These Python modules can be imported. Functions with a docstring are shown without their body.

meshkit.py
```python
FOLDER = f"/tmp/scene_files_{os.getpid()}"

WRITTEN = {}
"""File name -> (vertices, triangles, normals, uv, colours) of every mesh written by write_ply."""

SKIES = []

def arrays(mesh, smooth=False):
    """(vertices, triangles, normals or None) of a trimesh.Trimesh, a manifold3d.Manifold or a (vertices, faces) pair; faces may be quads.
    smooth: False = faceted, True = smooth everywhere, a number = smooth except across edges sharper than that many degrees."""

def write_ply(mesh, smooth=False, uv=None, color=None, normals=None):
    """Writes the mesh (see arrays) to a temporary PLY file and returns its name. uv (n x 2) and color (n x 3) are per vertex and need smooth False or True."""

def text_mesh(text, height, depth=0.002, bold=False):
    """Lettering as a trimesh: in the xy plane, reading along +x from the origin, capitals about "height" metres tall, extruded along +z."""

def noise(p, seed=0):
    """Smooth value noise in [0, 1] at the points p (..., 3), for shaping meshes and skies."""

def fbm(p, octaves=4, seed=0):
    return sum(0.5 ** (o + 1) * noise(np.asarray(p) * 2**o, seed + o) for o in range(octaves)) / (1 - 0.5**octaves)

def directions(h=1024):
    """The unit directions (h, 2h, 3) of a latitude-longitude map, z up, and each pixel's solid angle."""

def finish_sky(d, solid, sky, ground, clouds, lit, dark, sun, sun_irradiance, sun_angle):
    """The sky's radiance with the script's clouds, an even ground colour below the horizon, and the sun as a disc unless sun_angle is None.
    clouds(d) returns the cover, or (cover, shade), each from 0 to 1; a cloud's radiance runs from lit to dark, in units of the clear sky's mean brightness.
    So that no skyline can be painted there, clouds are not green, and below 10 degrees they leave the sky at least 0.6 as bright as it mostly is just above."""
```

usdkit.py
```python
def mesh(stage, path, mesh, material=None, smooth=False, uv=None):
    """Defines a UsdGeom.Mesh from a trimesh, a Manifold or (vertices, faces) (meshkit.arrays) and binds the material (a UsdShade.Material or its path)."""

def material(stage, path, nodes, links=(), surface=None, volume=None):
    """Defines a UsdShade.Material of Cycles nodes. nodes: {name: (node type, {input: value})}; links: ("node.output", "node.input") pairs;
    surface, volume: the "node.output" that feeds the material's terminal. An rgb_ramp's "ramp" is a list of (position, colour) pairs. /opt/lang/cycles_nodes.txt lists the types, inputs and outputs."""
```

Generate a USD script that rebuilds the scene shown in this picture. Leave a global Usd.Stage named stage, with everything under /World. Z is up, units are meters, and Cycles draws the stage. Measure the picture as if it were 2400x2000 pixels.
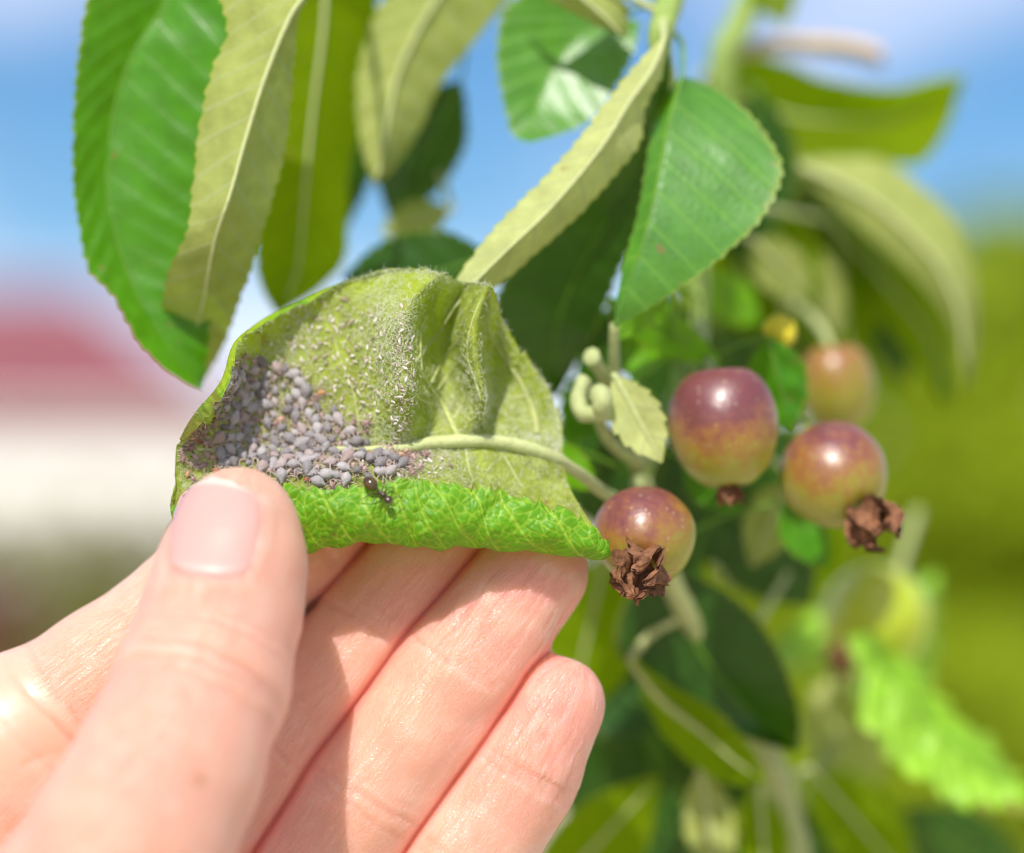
import math, random
import numpy as np, trimesh, usdkit, meshkit
from scipy.interpolate import PchipInterpolator, CubicSpline
from scipy.ndimage import gaussian_filter
from pxr import Usd, UsdGeom, UsdLux, UsdShade, Gf, Sdf, Vt

# ------------------------------------------------------------------ stage, camera, sky, sun, exposure
stage = Usd.Stage.CreateInMemory()
UsdGeom.SetStageUpAxis(stage, 'Z'); UsdGeom.SetStageMetersPerUnit(stage, 1.0)
stage.SetDefaultPrim(UsdGeom.Xform.Define(stage, '/World').GetPrim())
UsdGeom.Scope.Define(stage, '/World/Looks')
PITCH = math.radians(4.0)
FOC = 0.3875                                   # metres from lens to the plane in focus
ORG = np.array([0.0, 0.0, 1.55])               # the point in focus, in the middle of the view
RIGHT = np.array([1.0, 0, 0]); FWD = np.array([0, math.cos(PITCH), math.sin(PITCH)]); UP = np.array([0, -math.sin(PITCH), math.cos(PITCH)])
CAM = ORG - FWD * FOC
cam = UsdGeom.Camera.Define(stage, '/World/camera')
cam.AddTransformOp().Set(Gf.Matrix4d(*[float(x) for x in (*RIGHT, 0, *UP, 0, *(-FWD), 0, *CAM, 1)]))
cam.CreateFocalLengthAttr(90.0); cam.CreateHorizontalApertureAttr(36.0); cam.CreateVerticalApertureAttr(36.0 * 853 / 1024)
cam.CreateClippingRangeAttr(Gf.Vec2f(0.02, 3000)); cam.CreateFStopAttr(5.3); cam.CreateFocusDistanceAttr(FOC)
cam.CreateExposureAttr(1.36)
SUN = np.array([-0.17, -0.66, 0.73]); SUN /= np.linalg.norm(SUN)
sun_el = math.asin(SUN[2]); sun_rot = math.atan2(SUN[0], SUN[1])
dome = UsdLux.DomeLight.Define(stage, '/World/sky')
dome.GetPrim().SetCustomDataByKey('kind', 'structure')
sky = usdkit.material(stage, '/World/Looks/sky_air', {
    'sky': ('sky_texture', {'sky_type': 'single_scattering', 'sun_disc': False, 'sun_elevation': sun_el, 'sun_rotation': sun_rot, 'air_density': 1.0, 'aerosol_density': 0.6, 'ozone_density': 3.0}),
    'tc': ('texture_coordinate', {}),
    'hs': ('hsv', {'saturation': 1.30, 'value': 0.33}),
    'mp': ('mapping', {'scale': (3.6, 3.6, 9.0), 'location': (3.3, 6.2, 4.0)}),
    'nz': ('noise_texture', {'scale': 1.0, 'detail': 3.0, 'roughness': 0.5}),
    'cr': ('map_range', {'from_min': 0.43, 'from_max': 0.66, 'to_min': 0.0, 'to_max': 0.85, 'clamp': True}),
    'mx': ('mix_color', {'b': (3.3, 3.25, 3.75)}),
    'bg': ('background_shader', {'strength': 0.15})},
    [('tc.generated', 'mp.vector'), ('mp.vector', 'nz.vector'), ('nz.fac', 'cr.value'), ('cr.result', 'mx.fac'), ('sky.color', 'hs.color'), ('hs.color', 'mx.a'), ('mx.result', 'bg.color')], surface='bg.background')
UsdShade.MaterialBindingAPI.Apply(dome.GetPrim()).Bind(sky)
sun = UsdLux.DistantLight.Define(stage, '/World/sun')
sun.CreateNormalizeAttr(True); sun.CreateIntensityAttr(0.5); sun.CreateAngleAttr(0.5); sun.CreateColorAttr(Gf.Vec3f(1.0, 0.955, 0.88))
zx = SUN; xx = np.cross([0, 0, 1.0], zx); xx /= np.linalg.norm(xx); yx = np.cross(zx, xx)
sun.AddTransformOp().Set(Gf.Matrix4d(*[float(v) for v in (*xx, 0, *yx, 0, *zx, 0, 0, 0, 10, 1)]))

# ------------------------------------------------------------------ helpers
K = 155.0 / 2400.0                             # millimetres to one unit of the layout sheet, in the plane in focus
def V(px, py, d):
    """layout sheet (2400 x 2000) and depth in mm behind the plane in focus -> mm (right, away, up)"""
    px, py, d = np.broadcast_arrays(*(np.asarray(a, float) for a in (px, py, d)))
    s = 1 + d / (FOC * 1000)
    return np.stack([(px - 1200) * K * s, d, (1000 - py) * K * s], -1)
def W(v):
    v = np.asarray(v, float) / 1000.0
    return ORG + v[..., :1] * RIGHT + v[..., 1:2] * FWD + v[..., 2:3] * UP
def Wd(v):
    v = np.asarray(v, float)
    return v[..., :1] * RIGHT + v[..., 1:2] * FWD + v[..., 2:3] * UP
def sheet(v):
    """mm (right, away, up) -> layout sheet"""
    v = np.asarray(v, float); s = 1 + v[..., 1] / (FOC * 1000)
    return v[..., 0] / s / K + 1200, 1000 - v[..., 2] / s / K
used = {}
def numbered(parent, name):
    n = used.get((parent, name), 0); used[(parent, name)] = n + 1
    return f'{parent}/{name}' + (f'_{n:03d}' if n else '')
def tag(p, label=None, cat=None, group=None, kind=None):
    p = p if isinstance(p, Usd.Prim) else p.GetPrim()
    for k, v in (('label', label), ('category', cat), ('group', group), ('kind', kind)):
        if v: p.SetCustomDataByKey(k, v)
    return p
class Thing:
    def __init__(self, name, label, cat, base, group=None, kind=None):
        self.path = numbered('/World', name); self.base = np.asarray(base, float)
        x = UsdGeom.Xform.Define(stage, self.path); x.AddTranslateOp().Set(Gf.Vec3d(*map(float, self.base)))
        self.prim = tag(x, label, cat, group, kind)
    def part(self, name, mesh, mat, parent=None, smooth=True, attrs=None, label=None, kind=None):
        v, f, n = meshkit.arrays(mesh, smooth)
        return put(numbered(parent or self.path, name), v - self.base, f, n, mat, attrs, label, kind)
    def curves(self, name, pts, counts, widths, mat, parent=None, kind=None, label=None):
        path = numbered(parent or self.path, name)
        c = UsdGeom.BasisCurves.Define(stage, path)
        c.CreateTypeAttr('linear'); c.CreatePointsAttr(Vt.Vec3fArray.FromNumpy((pts - self.base).astype(np.float32)))
        c.CreateCurveVertexCountsAttr(Vt.IntArray.FromNumpy(np.asarray(counts, np.int32)))
        c.CreateWidthsAttr(Vt.FloatArray.FromNumpy(np.asarray(widths, np.float32))); c.SetWidthsInterpolation('vertex')
        UsdShade.MaterialBindingAPI.Apply(c.GetPrim()).Bind(UsdShade.Material.Get(stage, mat)); tag(c, label, None, None, kind)
        return path
def put(path, v, f, n, mat, attrs=None, label=None, kind=None):
    m = UsdGeom.Mesh.Define(stage, path)
    m.CreatePointsAttr(Vt.Vec3fArray.FromNumpy(np.ascontiguousarray(v, np.float32)))
    m.CreateFaceVertexCountsAttr(Vt.IntArray.FromNumpy(np.full(len(f), 3, np.int32)))
    m.CreateFaceVertexIndicesAttr(Vt.IntArray.FromNumpy(np.ascontiguousarray(f, np.int32).ravel()))
    m.CreateSubdivisionSchemeAttr('none')
    if n is not None:
        m.CreateNormalsAttr(Vt.Vec3fArray.FromNumpy(n.astype(np.float32))); m.SetNormalsInterpolation('vertex')
    for k, a in (attrs or {}).items():
        a = np.asarray(a, np.float32)
        if a.ndim == 1: a = np.stack([a] * 3, 1)
        UsdGeom.PrimvarsAPI(m).CreatePrimvar(k, Sdf.ValueTypeNames.Float3Array, 'vertex').Set(Vt.Vec3fArray.FromNumpy(a))
    if mat: UsdShade.MaterialBindingAPI.Apply(m.GetPrim()).Bind(UsdShade.Material.Get(stage, mat))
    tag(m, label, None, None, kind)
    return path
def grid_faces(n, m, flip=False):
    i = np.arange(n * m).reshape(n, m); a, b, c, d = i[:-1, :-1].ravel(), i[1:, :-1].ravel(), i[1:, 1:].ravel(), i[:-1, 1:].ravel()
    f = np.vstack([np.stack([a, b, c], 1), np.stack([a, c, d], 1)])
    return f[:, ::-1] if flip else f
def spline(pts, n, k=None):
    pts = np.asarray(pts, float)
    if len(pts) == 2: return pts[0] + (pts[1] - pts[0]) * np.linspace(0, 1, n)[:, None]
    t = np.r_[0, np.cumsum(np.sqrt(np.linalg.norm(np.diff(pts[:, :3], axis=0), axis=1) + 1e-9))]
    return PchipInterpolator(t, pts)(np.linspace(0, t[-1], n)) if k is None else CubicSpline(t, pts)(np.linspace(0, t[-1], n))
def tube(path, radius, sides=10, caps=True, lump=0.0, seed=0):
    """tube in any unit along path (n x 3) with radii"""
    p = np.asarray(path, float); n = len(p); r = np.broadcast_to(np.asarray(radius, float), n)
    t = np.gradient(p, axis=0); t /= np.linalg.norm(t, axis=1, keepdims=True) + 1e-12
    u = np.cross(t[0], [0.31, 0.92, 0.21]); u /= np.linalg.norm(u); U = []
    for i in range(n):
        u = u - t[i] * (u @ t[i]); u /= np.linalg.norm(u) + 1e-12; U.append(u)
    U = np.array(U); B = np.cross(t, U); a = np.linspace(0, 2 * np.pi, sides, endpoint=False)
    v = p[:, None] + r[:, None, None] * (np.cos(a)[None, :, None] * U[:, None] + np.sin(a)[None, :, None] * B[:, None])
    if lump:
        v += (meshkit.noise(v / (r.mean() * 2.2), seed) - 0.5)[..., None] * 2 * lump * (v - p[:, None])
    v = v.reshape(-1, 3); i = np.arange(n * sides).reshape(n, sides); j = np.roll(i, -1, 1)
    a_, b_, c_, d_ = i[:-1].ravel(), j[:-1].ravel(), j[1:].ravel(), i[1:].ravel()
    f = [np.stack([a_, b_, c_], 1), np.stack([a_, c_, d_], 1)]
    if caps:
        v = np.vstack([v, p[0], p[-1]]); k = len(v)
        f += [np.stack([j[0], i[0], np.full(sides, k - 2)], 1), np.stack([i[-1], j[-1], np.full(sides, k - 1)], 1)]
    return v, np.vstack(f)
def joinm(ms):
    v, f, o = [], [], 0
    for a, b in ms:
        v.append(a); f.append(np.asarray(b) + o); o += len(a)
    return np.vstack(v), np.vstack(f)
def ball(c, r, sub=2, squash=(1, 1, 1)):
    s = trimesh.creation.icosphere(sub); return np.asarray(s.vertices) * r * np.asarray(squash) + np.asarray(c), np.asarray(s.faces)
def box(c, s):
    b = trimesh.creation.box(s); b.apply_translation(c); return np.asarray(b.vertices), np.asarray(b.faces)

# ------------------------------------------------------------------ materials
L = '/World/Looks/'
def simple(name, col, rough=0.6, var=0.15, scale=400.0, spec=0.5, bump=0.0, extra=None):
    c = np.array(col)
    nodes = {'tc': ('texture_coordinate', {}), 'nz': ('noise_texture', {'scale': scale, 'detail': 4.0, 'roughness': 0.6}),
             'rp': ('rgb_ramp', {'ramp': [(0.3, tuple(c * (1 - var))), (0.7, tuple(np.minimum(c * (1 + var), 1)))]}),
             'p': ('principled_bsdf', {'roughness': rough, 'specular_ior_level': spec, **(extra or {})})}
    links = [('tc.object', 'nz.vector'), ('nz.fac', 'rp.fac'), ('rp.color', 'p.base_color')]
    if bump:
        nodes['b'] = ('bump', {'strength': 1.0, 'distance': bump}); links += [('nz.fac', 'b.height'), ('b.normal', 'p.normal')]
    usdkit.material(stage, L + name, nodes, links, surface='p.BSDF'); return L + name
def leaf_material(name, up, under, trans, tw=0.3, uspec=0.08, glow_col=None, quilted=0.12, upspec=0.4, uc=0.2, rough=0.34, period=5.5, vein_up=(0.20, 0.34, 0.04), vein_un=(0.42, 0.47, 0.22), bump=0.00035, spots=None, net=0.0):
    """two-sided leaf: glossy upper face, felted lower face, light passing through; primvar lc = (mm along, mm across, share of half width)"""
    up, under = np.array(up), np.array(under)
    N = {'lc': ('attribute', {'attribute': 'lc'}), 'sx': ('separate_xyz', {}), 'ab': ('math', {'math_type': 'absolute'}),
         'mu': ('math', {'math_type': 'multiply_add', 'value2': -0.75}), 'pp': ('math', {'math_type': 'pingpong', 'value2': period / 2}),
         'vm': ('map_range', {'from_min': 0.05, 'from_max': 0.45, 'to_min': 1.0, 'to_max': 0.0, 'clamp': True}),
         'tc': ('texture_coordinate', {}), 'nz': ('noise_texture', {'scale': 220.0, 'detail': 5.0, 'roughness': 0.7}),
         'nf': ('noise_texture', {'scale': 2600.0, 'detail': 3.0, 'roughness': 0.7}),
         'vo': ('voronoi_texture', {'feature': 'distance_to_edge', 'scale': 620.0}),
         'vr': ('map_range', {'from_min': 0.0, 'from_max': 0.10, 'to_min': 1.0, 'to_max': 0.0, 'clamp': True}),
         'vd': ('map_range', {'from_min': 0.0, 'from_max': 0.35, 'to_min': 0.0, 'to_max': quilted, 'clamp': True}),
         'upr': ('rgb_ramp', {'ramp': [(0.3, tuple(up * 0.72)), (0.55, tuple(up)), (0.75, tuple(up * np.array([1.45, 1.25, 1.0])))]}),
         'unr': ('rgb_ramp', {'ramp': [(0.32, tuple(under * (1 - uc))), (0.66, tuple(np.minimum(under * (1 + 0.8 * uc), 1)))]}),
         'upv': ('mix_color', {'b': vein_up, 'fac': 0.0}), 'unv': ('mix_color', {'b': vein_un}), 'vw': ('math', {'math_type': 'multiply', 'value2': 0.75}), 'mg': ('map_range', {'from_min': 0.93, 'from_max': 1.0, 'to_min': 0.0, 'to_max': 0.65, 'clamp': True}), 'mgm': ('mix_color', {'b': (0.36, 0.40, 0.05)}), 'bn': ('noise_texture', {'scale': 330.0, 'detail': 2.0, 'roughness': 0.5}), 'br': ('map_range', {'from_min': 0.70, 'from_max': 0.76, 'to_min': 0.0, 'to_max': 0.6, 'clamp': True}), 'bm': ('mix_color', {'b': (0.27, 0.11, 0.05)}),
         'nw': ('math', {'math_type': 'multiply', 'value2': net}), 'vmx': ('math', {'math_type': 'maximum'}),
         'geo': ('geometry', {}), 'col': ('mix_color', {}),
         'hg': ('math', {'math_type': 'multiply_add', 'value2': -0.18}), 'hn': ('math', {'math_type': 'multiply_add', 'value2': 0.04}),
         'bu': ('bump', {'strength': 0.9, 'distance': bump}),
         'ro': ('map_range', {'from_min': 0.0, 'from_max': 1.0, 'to_min': rough, 'to_max': 0.85, 'clamp': True}),
         'sp': ('map_range', {'from_min': 0.0, 'from_max': 1.0, 'to_min': upspec, 'to_max': uspec, 'clamp': True}),
         'p': ('principled_bsdf', {}), 'tcol': ('mix_color', {'a': trans, 'b': tuple(np.array(trans) * np.array([0.62, 0.6, 0.6]))}),
         'tr': ('translucent_bsdf', {}), 'mx': ('mix_closure', {'fac': tw})}
    E = [('tc.object', 'bn.vector'), ('bn.fac', 'br.value'), ('br.result', 'bm.fac'), ('mgm.result', 'bm.a'), ('sx.z', 'mg.value'), ('mg.result', 'mgm.fac'), ('col.result', 'mgm.a'), ('lc.vector', 'sx.vector'), ('sx.y', 'ab.value1'), ('ab.value', 'mu.value1'), ('sx.x', 'mu.value3'), ('mu.value', 'pp.value1'), ('pp.value', 'vm.value'),
         ('tc.object', 'nz.vector'), ('tc.object', 'nf.vector'), ('tc.object', 'vo.vector'), ('vo.distance', 'vr.value'), ('vo.distance', 'vd.value'),
         ('nz.fac', 'upr.fac'), ('nz.fac', 'unr.fac'), ('upr.color', 'upv.a'), ('unr.color', 'unv.a'),
         ('vr.result', 'nw.value1'), ('vm.result', 'vmx.value1'), ('nw.value', 'vmx.value2'), ('vmx.value', 'vw.value1'), ('vw.value', 'upv.fac'), ('vw.value', 'unv.fac'),
         ('geo.backfacing', 'col.fac'), ('upv.result', 'col.a'), ('unv.result', 'col.b'),
         ('vm.result', 'hg.value1'), ('vd.result', 'hg.value3'), ('nf.fac', 'hn.value1'), ('hg.value', 'hn.value3'), ('hn.value', 'bu.height'),
         ('geo.backfacing', 'ro.value'), ('geo.backfacing', 'sp.value'), ('ro.result', 'p.roughness'), ('sp.result', 'p.specular_ior_level'), ('bu.normal', 'p.normal'),
         ('vw.value', 'tcol.fac'), ('tcol.result', 'tr.color'), ('p.BSDF', 'mx.closure1'), ('tr.BSDF', 'mx.closure2')]
    src = 'bm.result'
    if spots:
        E = [e for e in E if e not in (('vr.result', 'nw.value1'),)]; E += [('sps.y', 'nw.value1')]
        N['at'] = ('attribute', {'attribute': 'spot'}); N['spm'] = ('mix_color', {'b': spots}); N['sps'] = ('separate_xyz', {})
        N['glow_mix'] = ('mix_color', {'b': glow_col}); E += [('at.vector', 'sps.vector'), ('sps.z', 'glow_mix.fac'), ('bm.result', 'glow_mix.a'), ('sps.x', 'spm.fac'), ('glow_mix.result', 'spm.a')]; src = 'spm.result'
    E.append((src, 'p.base_color'))
    usdkit.material(stage, L + name, N, E, surface='mx.closure'); return L + name

M_LEAF = leaf_material('apple_leaf', (0.052, 0.24, 0.001), (0.38, 0.42, 0.12), (0.20, 0.36, 0.003), tw=0.30, rough=0.38, vein_up=(0.075, 0.24, 0.004), bump=0.0002)
M_SHEEN = leaf_material('glossy_leaf', (0.06, 0.24, 0.004), (0.42, 0.42, 0.09), (0.20, 0.36, 0.003), tw=0.25, rough=0.42, upspec=1.0, vein_up=(0.15, 0.36, 0.02), bump=0.0003, net=0.25)
M_SHADED = leaf_material('shaded_leaf', (0.022, 0.085, 0.008), (0.20, 0.25, 0.06), (0.10, 0.20, 0.003), tw=0.22, vein_up=(0.04, 0.12, 0.01), bump=0.0002)  # darker copy of the apple leaf, its shade put into the colour
M_BACKLIT = leaf_material('backlit_olive_leaf', (0.05, 0.18, 0.002), (0.135, 0.205, 0.004), (0.36, 0.56, 0.001), tw=0.5, uspec=0.03, vein_un=(0.2, 0.24, 0.03))  # olive look of leaves backlit in shade, put into their colours
M_CURL = leaf_material('curled_leaf_skin', (0.115, 0.35, 0.006), (0.34, 0.40, 0.07), (0.34, 0.50, 0.003), tw=0.32, rough=0.44, period=6.0, vein_up=(0.42, 0.62, 0.05), vein_un=(0.38, 0.42, 0.14), bump=0.00025, spots=(0.16, 0.055, 0.025), glow_col=(0.36, 0.45, 0.012), net=0.85, quilted=0.6, uc=0.45, upspec=0.38)
M_YOUNG = leaf_material('young_leaf', (0.13, 0.40, 0.004), (0.51, 0.54, 0.21), (0.34, 0.50, 0.004), tw=0.28, net=0.3, bump=0.0002)
M_CRUMPLE = leaf_material('crumpled_leaf_skin', (0.27, 0.56, 0.03), (0.5, 0.5, 0.15), (0.4, 0.6, 0.01), tw=0.25, net=0.1, bump=0.0003, quilted=0.4, vein_up=(0.5, 0.7, 0.1))
M_MIDRIB = simple('midrib_green', (0.46, 0.50, 0.22), 0.65, 0.12, 900, 0.3, 0.0002)
M_RIBUP = simple('upper_midrib', (0.12, 0.26, 0.02), 0.5, 0.15, 900, 0.3, 0.0001)
M_VEIN = simple('vein_green', (0.44, 0.48, 0.18), 0.75, 0.15, 900, 0.2, 0.0002)
M_STEM = simple('stem_green', (0.26, 0.36, 0.08), 0.55, 0.2, 300, 0.35, 0.0003)
M_PETIOLE = simple('petiole_pale', (0.38, 0.42, 0.18), 0.65, 0.15, 500, 0.3, 0.0002)
M_BARK = simple('young_bark', (0.13, 0.09, 0.05), 0.8, 0.35, 350, 0.2, 0.0006)
M_DRY = simple('dried_sepal', (0.22, 0.10, 0.05), 0.8, 0.55, 700, 0.2, 0.0005)
M_WOOL = simple('leaf_wool', (0.74, 0.76, 0.58), 0.7, 0.05, 300, 0.2)
M_YELLOW = simple('yellowed_leaf', (0.62, 0.52, 0.03), 0.5, 0.15, 300, 0.3)

# ------------------------------------------------------------------ ground, house, hedge, far trees
def ground_z(x, y): return 0.0 * x
g = np.stack(np.meshgrid(np.linspace(-400, 400, 41), np.linspace(-100, 900, 51), indexing='ij'), -1)
gp = np.concatenate([g, np.zeros(g.shape[:2] + (1,))], -1).reshape(-1, 3)
M_GROUND = simple('bounce_ground', (0.47, 0.41, 0.27), 0.95, 0.25, 0.8, 0.1)  # ground paled to a gravel tone, to bounce warm fill into the shadows
put('/World/ground', gp, grid_faces(41, 51), None, M_GROUND, kind='structure')
def far(px, py, dist):
    """point at dist metres along the view axis"""
    return CAM + dist * (FWD + RIGHT * (px - 1200) * 0.4 / 2400 + UP * (1000 - py) * 0.4 / 2400)
M_WALL = simple('white_render', (0.80, 0.77, 0.72), 0.9, 0.05, 1.5, 0.2)
M_ROOF = simple('red_roof_sheet', (0.22, 0.07, 0.08), 0.6, 0.15, 2.0, 0.3)
M_WINDOW = simple('dark_window', (0.03, 0.035, 0.04), 0.15, 0.1, 1.0, 0.5)
M_FRAME = simple('window_frame', (0.7, 0.7, 0.68), 0.5, 0.05, 3.0, 0.4)
DH = 45.0
e0, e1 = far(-330, 990, DH), far(540, 990, DH); ridge = far(0, 690, DH + 3)
hx0, hx1, eave, top = e0[0], e1[0], e0[2], ridge[2]
house = Thing('house', 'white rendered house with a red roof, far behind the leaves on the left', 'house', ((hx0 + hx1) / 2, DH, 0))
house.part('wall', box(((hx0 + hx1) / 2, DH + 3, eave / 2), (hx1 - hx0, 6, eave)), M_WALL, smooth=False)
ov = 0.35
rv = np.array([[hx0 - ov, DH - ov, eave], [hx1 + ov, DH - ov, eave], [hx1 + ov, DH + 6 + ov, eave], [hx0 - ov, DH + 6 + ov, eave], [hx0 - ov, DH + 3, top], [hx1 - 3.2, DH + 3, top]])
rv2 = np.vstack([rv + [0, 0, 0.03], rv + [0, 0, 0.22]])
rf = [(6, 7, 11), (6, 11, 10), (8, 9, 10), (8, 10, 11), (6, 10, 9), (7, 8, 11), (0, 1, 7), (0, 7, 6), (1, 2, 8), (1, 8, 7), (2, 3, 9), (2, 9, 8), (3, 0, 6), (3, 6, 9), (0, 3, 2), (0, 2, 1)]
house.part('roof', (rv2, np.array(rf)), M_ROOF, smooth=False)
for wx in (0.2, 0.72):
    x = hx0 + wx * (hx1 - hx0)
    fr = house.part('window', box((x, DH - 0.03, eave - 2.6), (1.1, 0.08, 1.3)), M_FRAME, smooth=False)
    house.part('pane', box((x, DH - 0.075, eave - 2.6), (0.9, 0.02, 1.1)), M_WINDOW, parent=fr, smooth=False)
gut, gutf = tube([(hx0 - ov, DH - ov - 0.08, eave + 0.05), (hx1 + ov, DH - ov - 0.08, eave + 0.05)], 0.08, 8); house.part('gutter', (gut, gutf), M_FRAME)

def foliage_material(name, col, trans):
    c = np.array(col)
    usdkit.material(stage, L + name, {
        'g': ('geometry', {}), 'rp': ('rgb_ramp', {'ramp': [(0.0, tuple(c * 0.6)), (0.5, tuple(c)), (1.0, tuple(c * np.array([1.5, 1.35, 1.1])))]}),
        'p': ('principled_bsdf', {'roughness': 0.6, 'specular_ior_level': 0.12}), 't': ('translucent_bsdf', {'color': trans}), 'm': ('mix_closure', {'fac': 0.22})},
        [('g.random_per_island', 'rp.fac'), ('rp.color', 'p.base_color'), ('p.BSDF', 'm.closure1'), ('t.BSDF', 'm.closure2')], surface='m.closure')
    return L + name
M_BUSH = foliage_material('bush_foliage', (0.42, 0.56, 0.016), (0.5, 0.65, 0.008))
M_HEDGE = foliage_material('hedge_foliage', (0.32, 0.32, 0.07), (0.4, 0.4, 0.05))
M_PINK = foliage_material('pink_flowers', (0.30, 0.04, 0.09), (0.35, 0.05, 0.1))
M_TRUNK = simple('trunk_bark', (0.12, 0.09, 0.06), 0.9, 0.3, 8.0, 0.1)
def leaf_cloud(lobes, n, size, seed):
    """n little leaf quads through the lobes (centre, radii), denser towards their skins"""
    r = np.random.default_rng(seed); v, f = [], []
    w = np.array([np.prod(l[1]) ** (2 / 3) for l in lobes]); pick = r.choice(len(lobes), n, p=w / w.sum())
    C = np.array([l[0] for l in lobes])[pick]; R = np.array([l[1] for l in lobes])[pick]
    d = r.normal(size=(n, 3)); d /= np.linalg.norm(d, axis=1, keepdims=True)
    rad = r.uniform(0.35, 1.0, n) ** 0.16 * (0.86 + 0.36 * meshkit.noise(d * 2.3 + pick[:, None] * 7.1))
    c = C + d * R * rad[:, None]
    nn = r.normal(size=(n, 3)) * 0.38 + d * 0.8 + [0, 0, 0.5]; nn /= np.linalg.norm(nn, axis=1, keepdims=True)      # leaves turn outwards and up, to the light
    a = np.cross(nn, r.normal(size=(n, 3))); a /= np.linalg.norm(a, axis=1, keepdims=True); b = np.cross(nn, a)
    s = size * r.uniform(0.6, 1.4, n)[:, None]
    q = np.stack([c - a * s, c + b * s * 0.5, c + a * s, c - b * s * 0.5], 1).reshape(-1, 3)
    i = np.arange(n)[:, None] * 4
    return q, np.vstack([i + [0, 1, 2], i + [0, 2, 3]])
def tree(name, label, cat, base, trunk_h, trunk_r, lobes, n, size, mat, seed, limbs=4):
    t = Thing(name, label, cat, base); r = np.random.default_rng(seed); base = np.asarray(base, float)
    topp = base + [0, 0, trunk_h]
    t.part('trunk', tube(spline([base - [0, 0, 0.1], base + [0.05, 0, trunk_h * 0.5], topp], 8), np.linspace(trunk_r, trunk_r * 0.5, 8), 9, lump=0.2), M_TRUNK)
    for k in range(limbs):
        e = np.array(lobes[k % len(lobes)][0]) + r.normal(size=3) * 0.2
        t.part('limb', tube(spline([topp - [0, 0, 0.15 * trunk_h], (topp + e) / 2 + [0, 0, 0.1], e], 8), np.linspace(trunk_r * 0.45, trunk_r * 0.12, 8), 7), M_TRUNK)
    t.part('crown', leaf_cloud(lobes, n, size, seed), mat, smooth=False)
    return t
b = far(2420, 1400, 14.0); b[2] = 0
lob = []
for (px, py, rr, dd) in [(2330, 700, 0.55, 14), (2080, 900, 0.6, 14.5), (2420, 1050, 0.75, 13.6), (2200, 1250, 0.75, 14.2), (2050, 1600, 0.8, 14.6), (2420, 1600, 0.8, 13.8), (2650, 800, 0.8, 14.3), (2700, 1300, 0.9, 14), (1850, 1250, 0.6, 14.8), (1800, 1700, 0.8, 14.8), (2200, 1950, 0.8, 14), (2000, 640, 0.35, 14.6)]:
    lob.append((far(px, py, dd), (rr, rr * 0.8, rr * 0.9)))
tree('tree', 'sunlit yellow green leafy tree filling the blurred right side', 'tree', b, 1.3, 0.12, lob, 14000, 0.11, M_BUSH, 5)
hl = [(np.array([x, 30 + 0.3 * math.sin(x * 3), 1.35]), (0.6, 0.5, 1.35 + 0.12 * math.sin(x * 5))) for x in np.arange(-7.2, 3.0, 0.6)]
hedge = Thing('hedge', 'low green hedge in front of the white house, bottom left', 'hedge', (-3, 30, 0))
hedge.part('foliage', leaf_cloud(hl, 9000, 0.13, 8), M_HEDGE, smooth=False)
for k in range(6):
    hedge.part('stem', tube([(-6 + 1.6 * k, 30, 0), (-5.9 + 1.6 * k, 30, 0.7)], 0.03, 6), M_TRUNK)
fb = far(-40, 1490, 16.0)
fl = Thing('flower_bush', 'dark pink flowering bush at the lower left edge behind the hand', 'bush', (fb[0], fb[1], 0))
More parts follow.
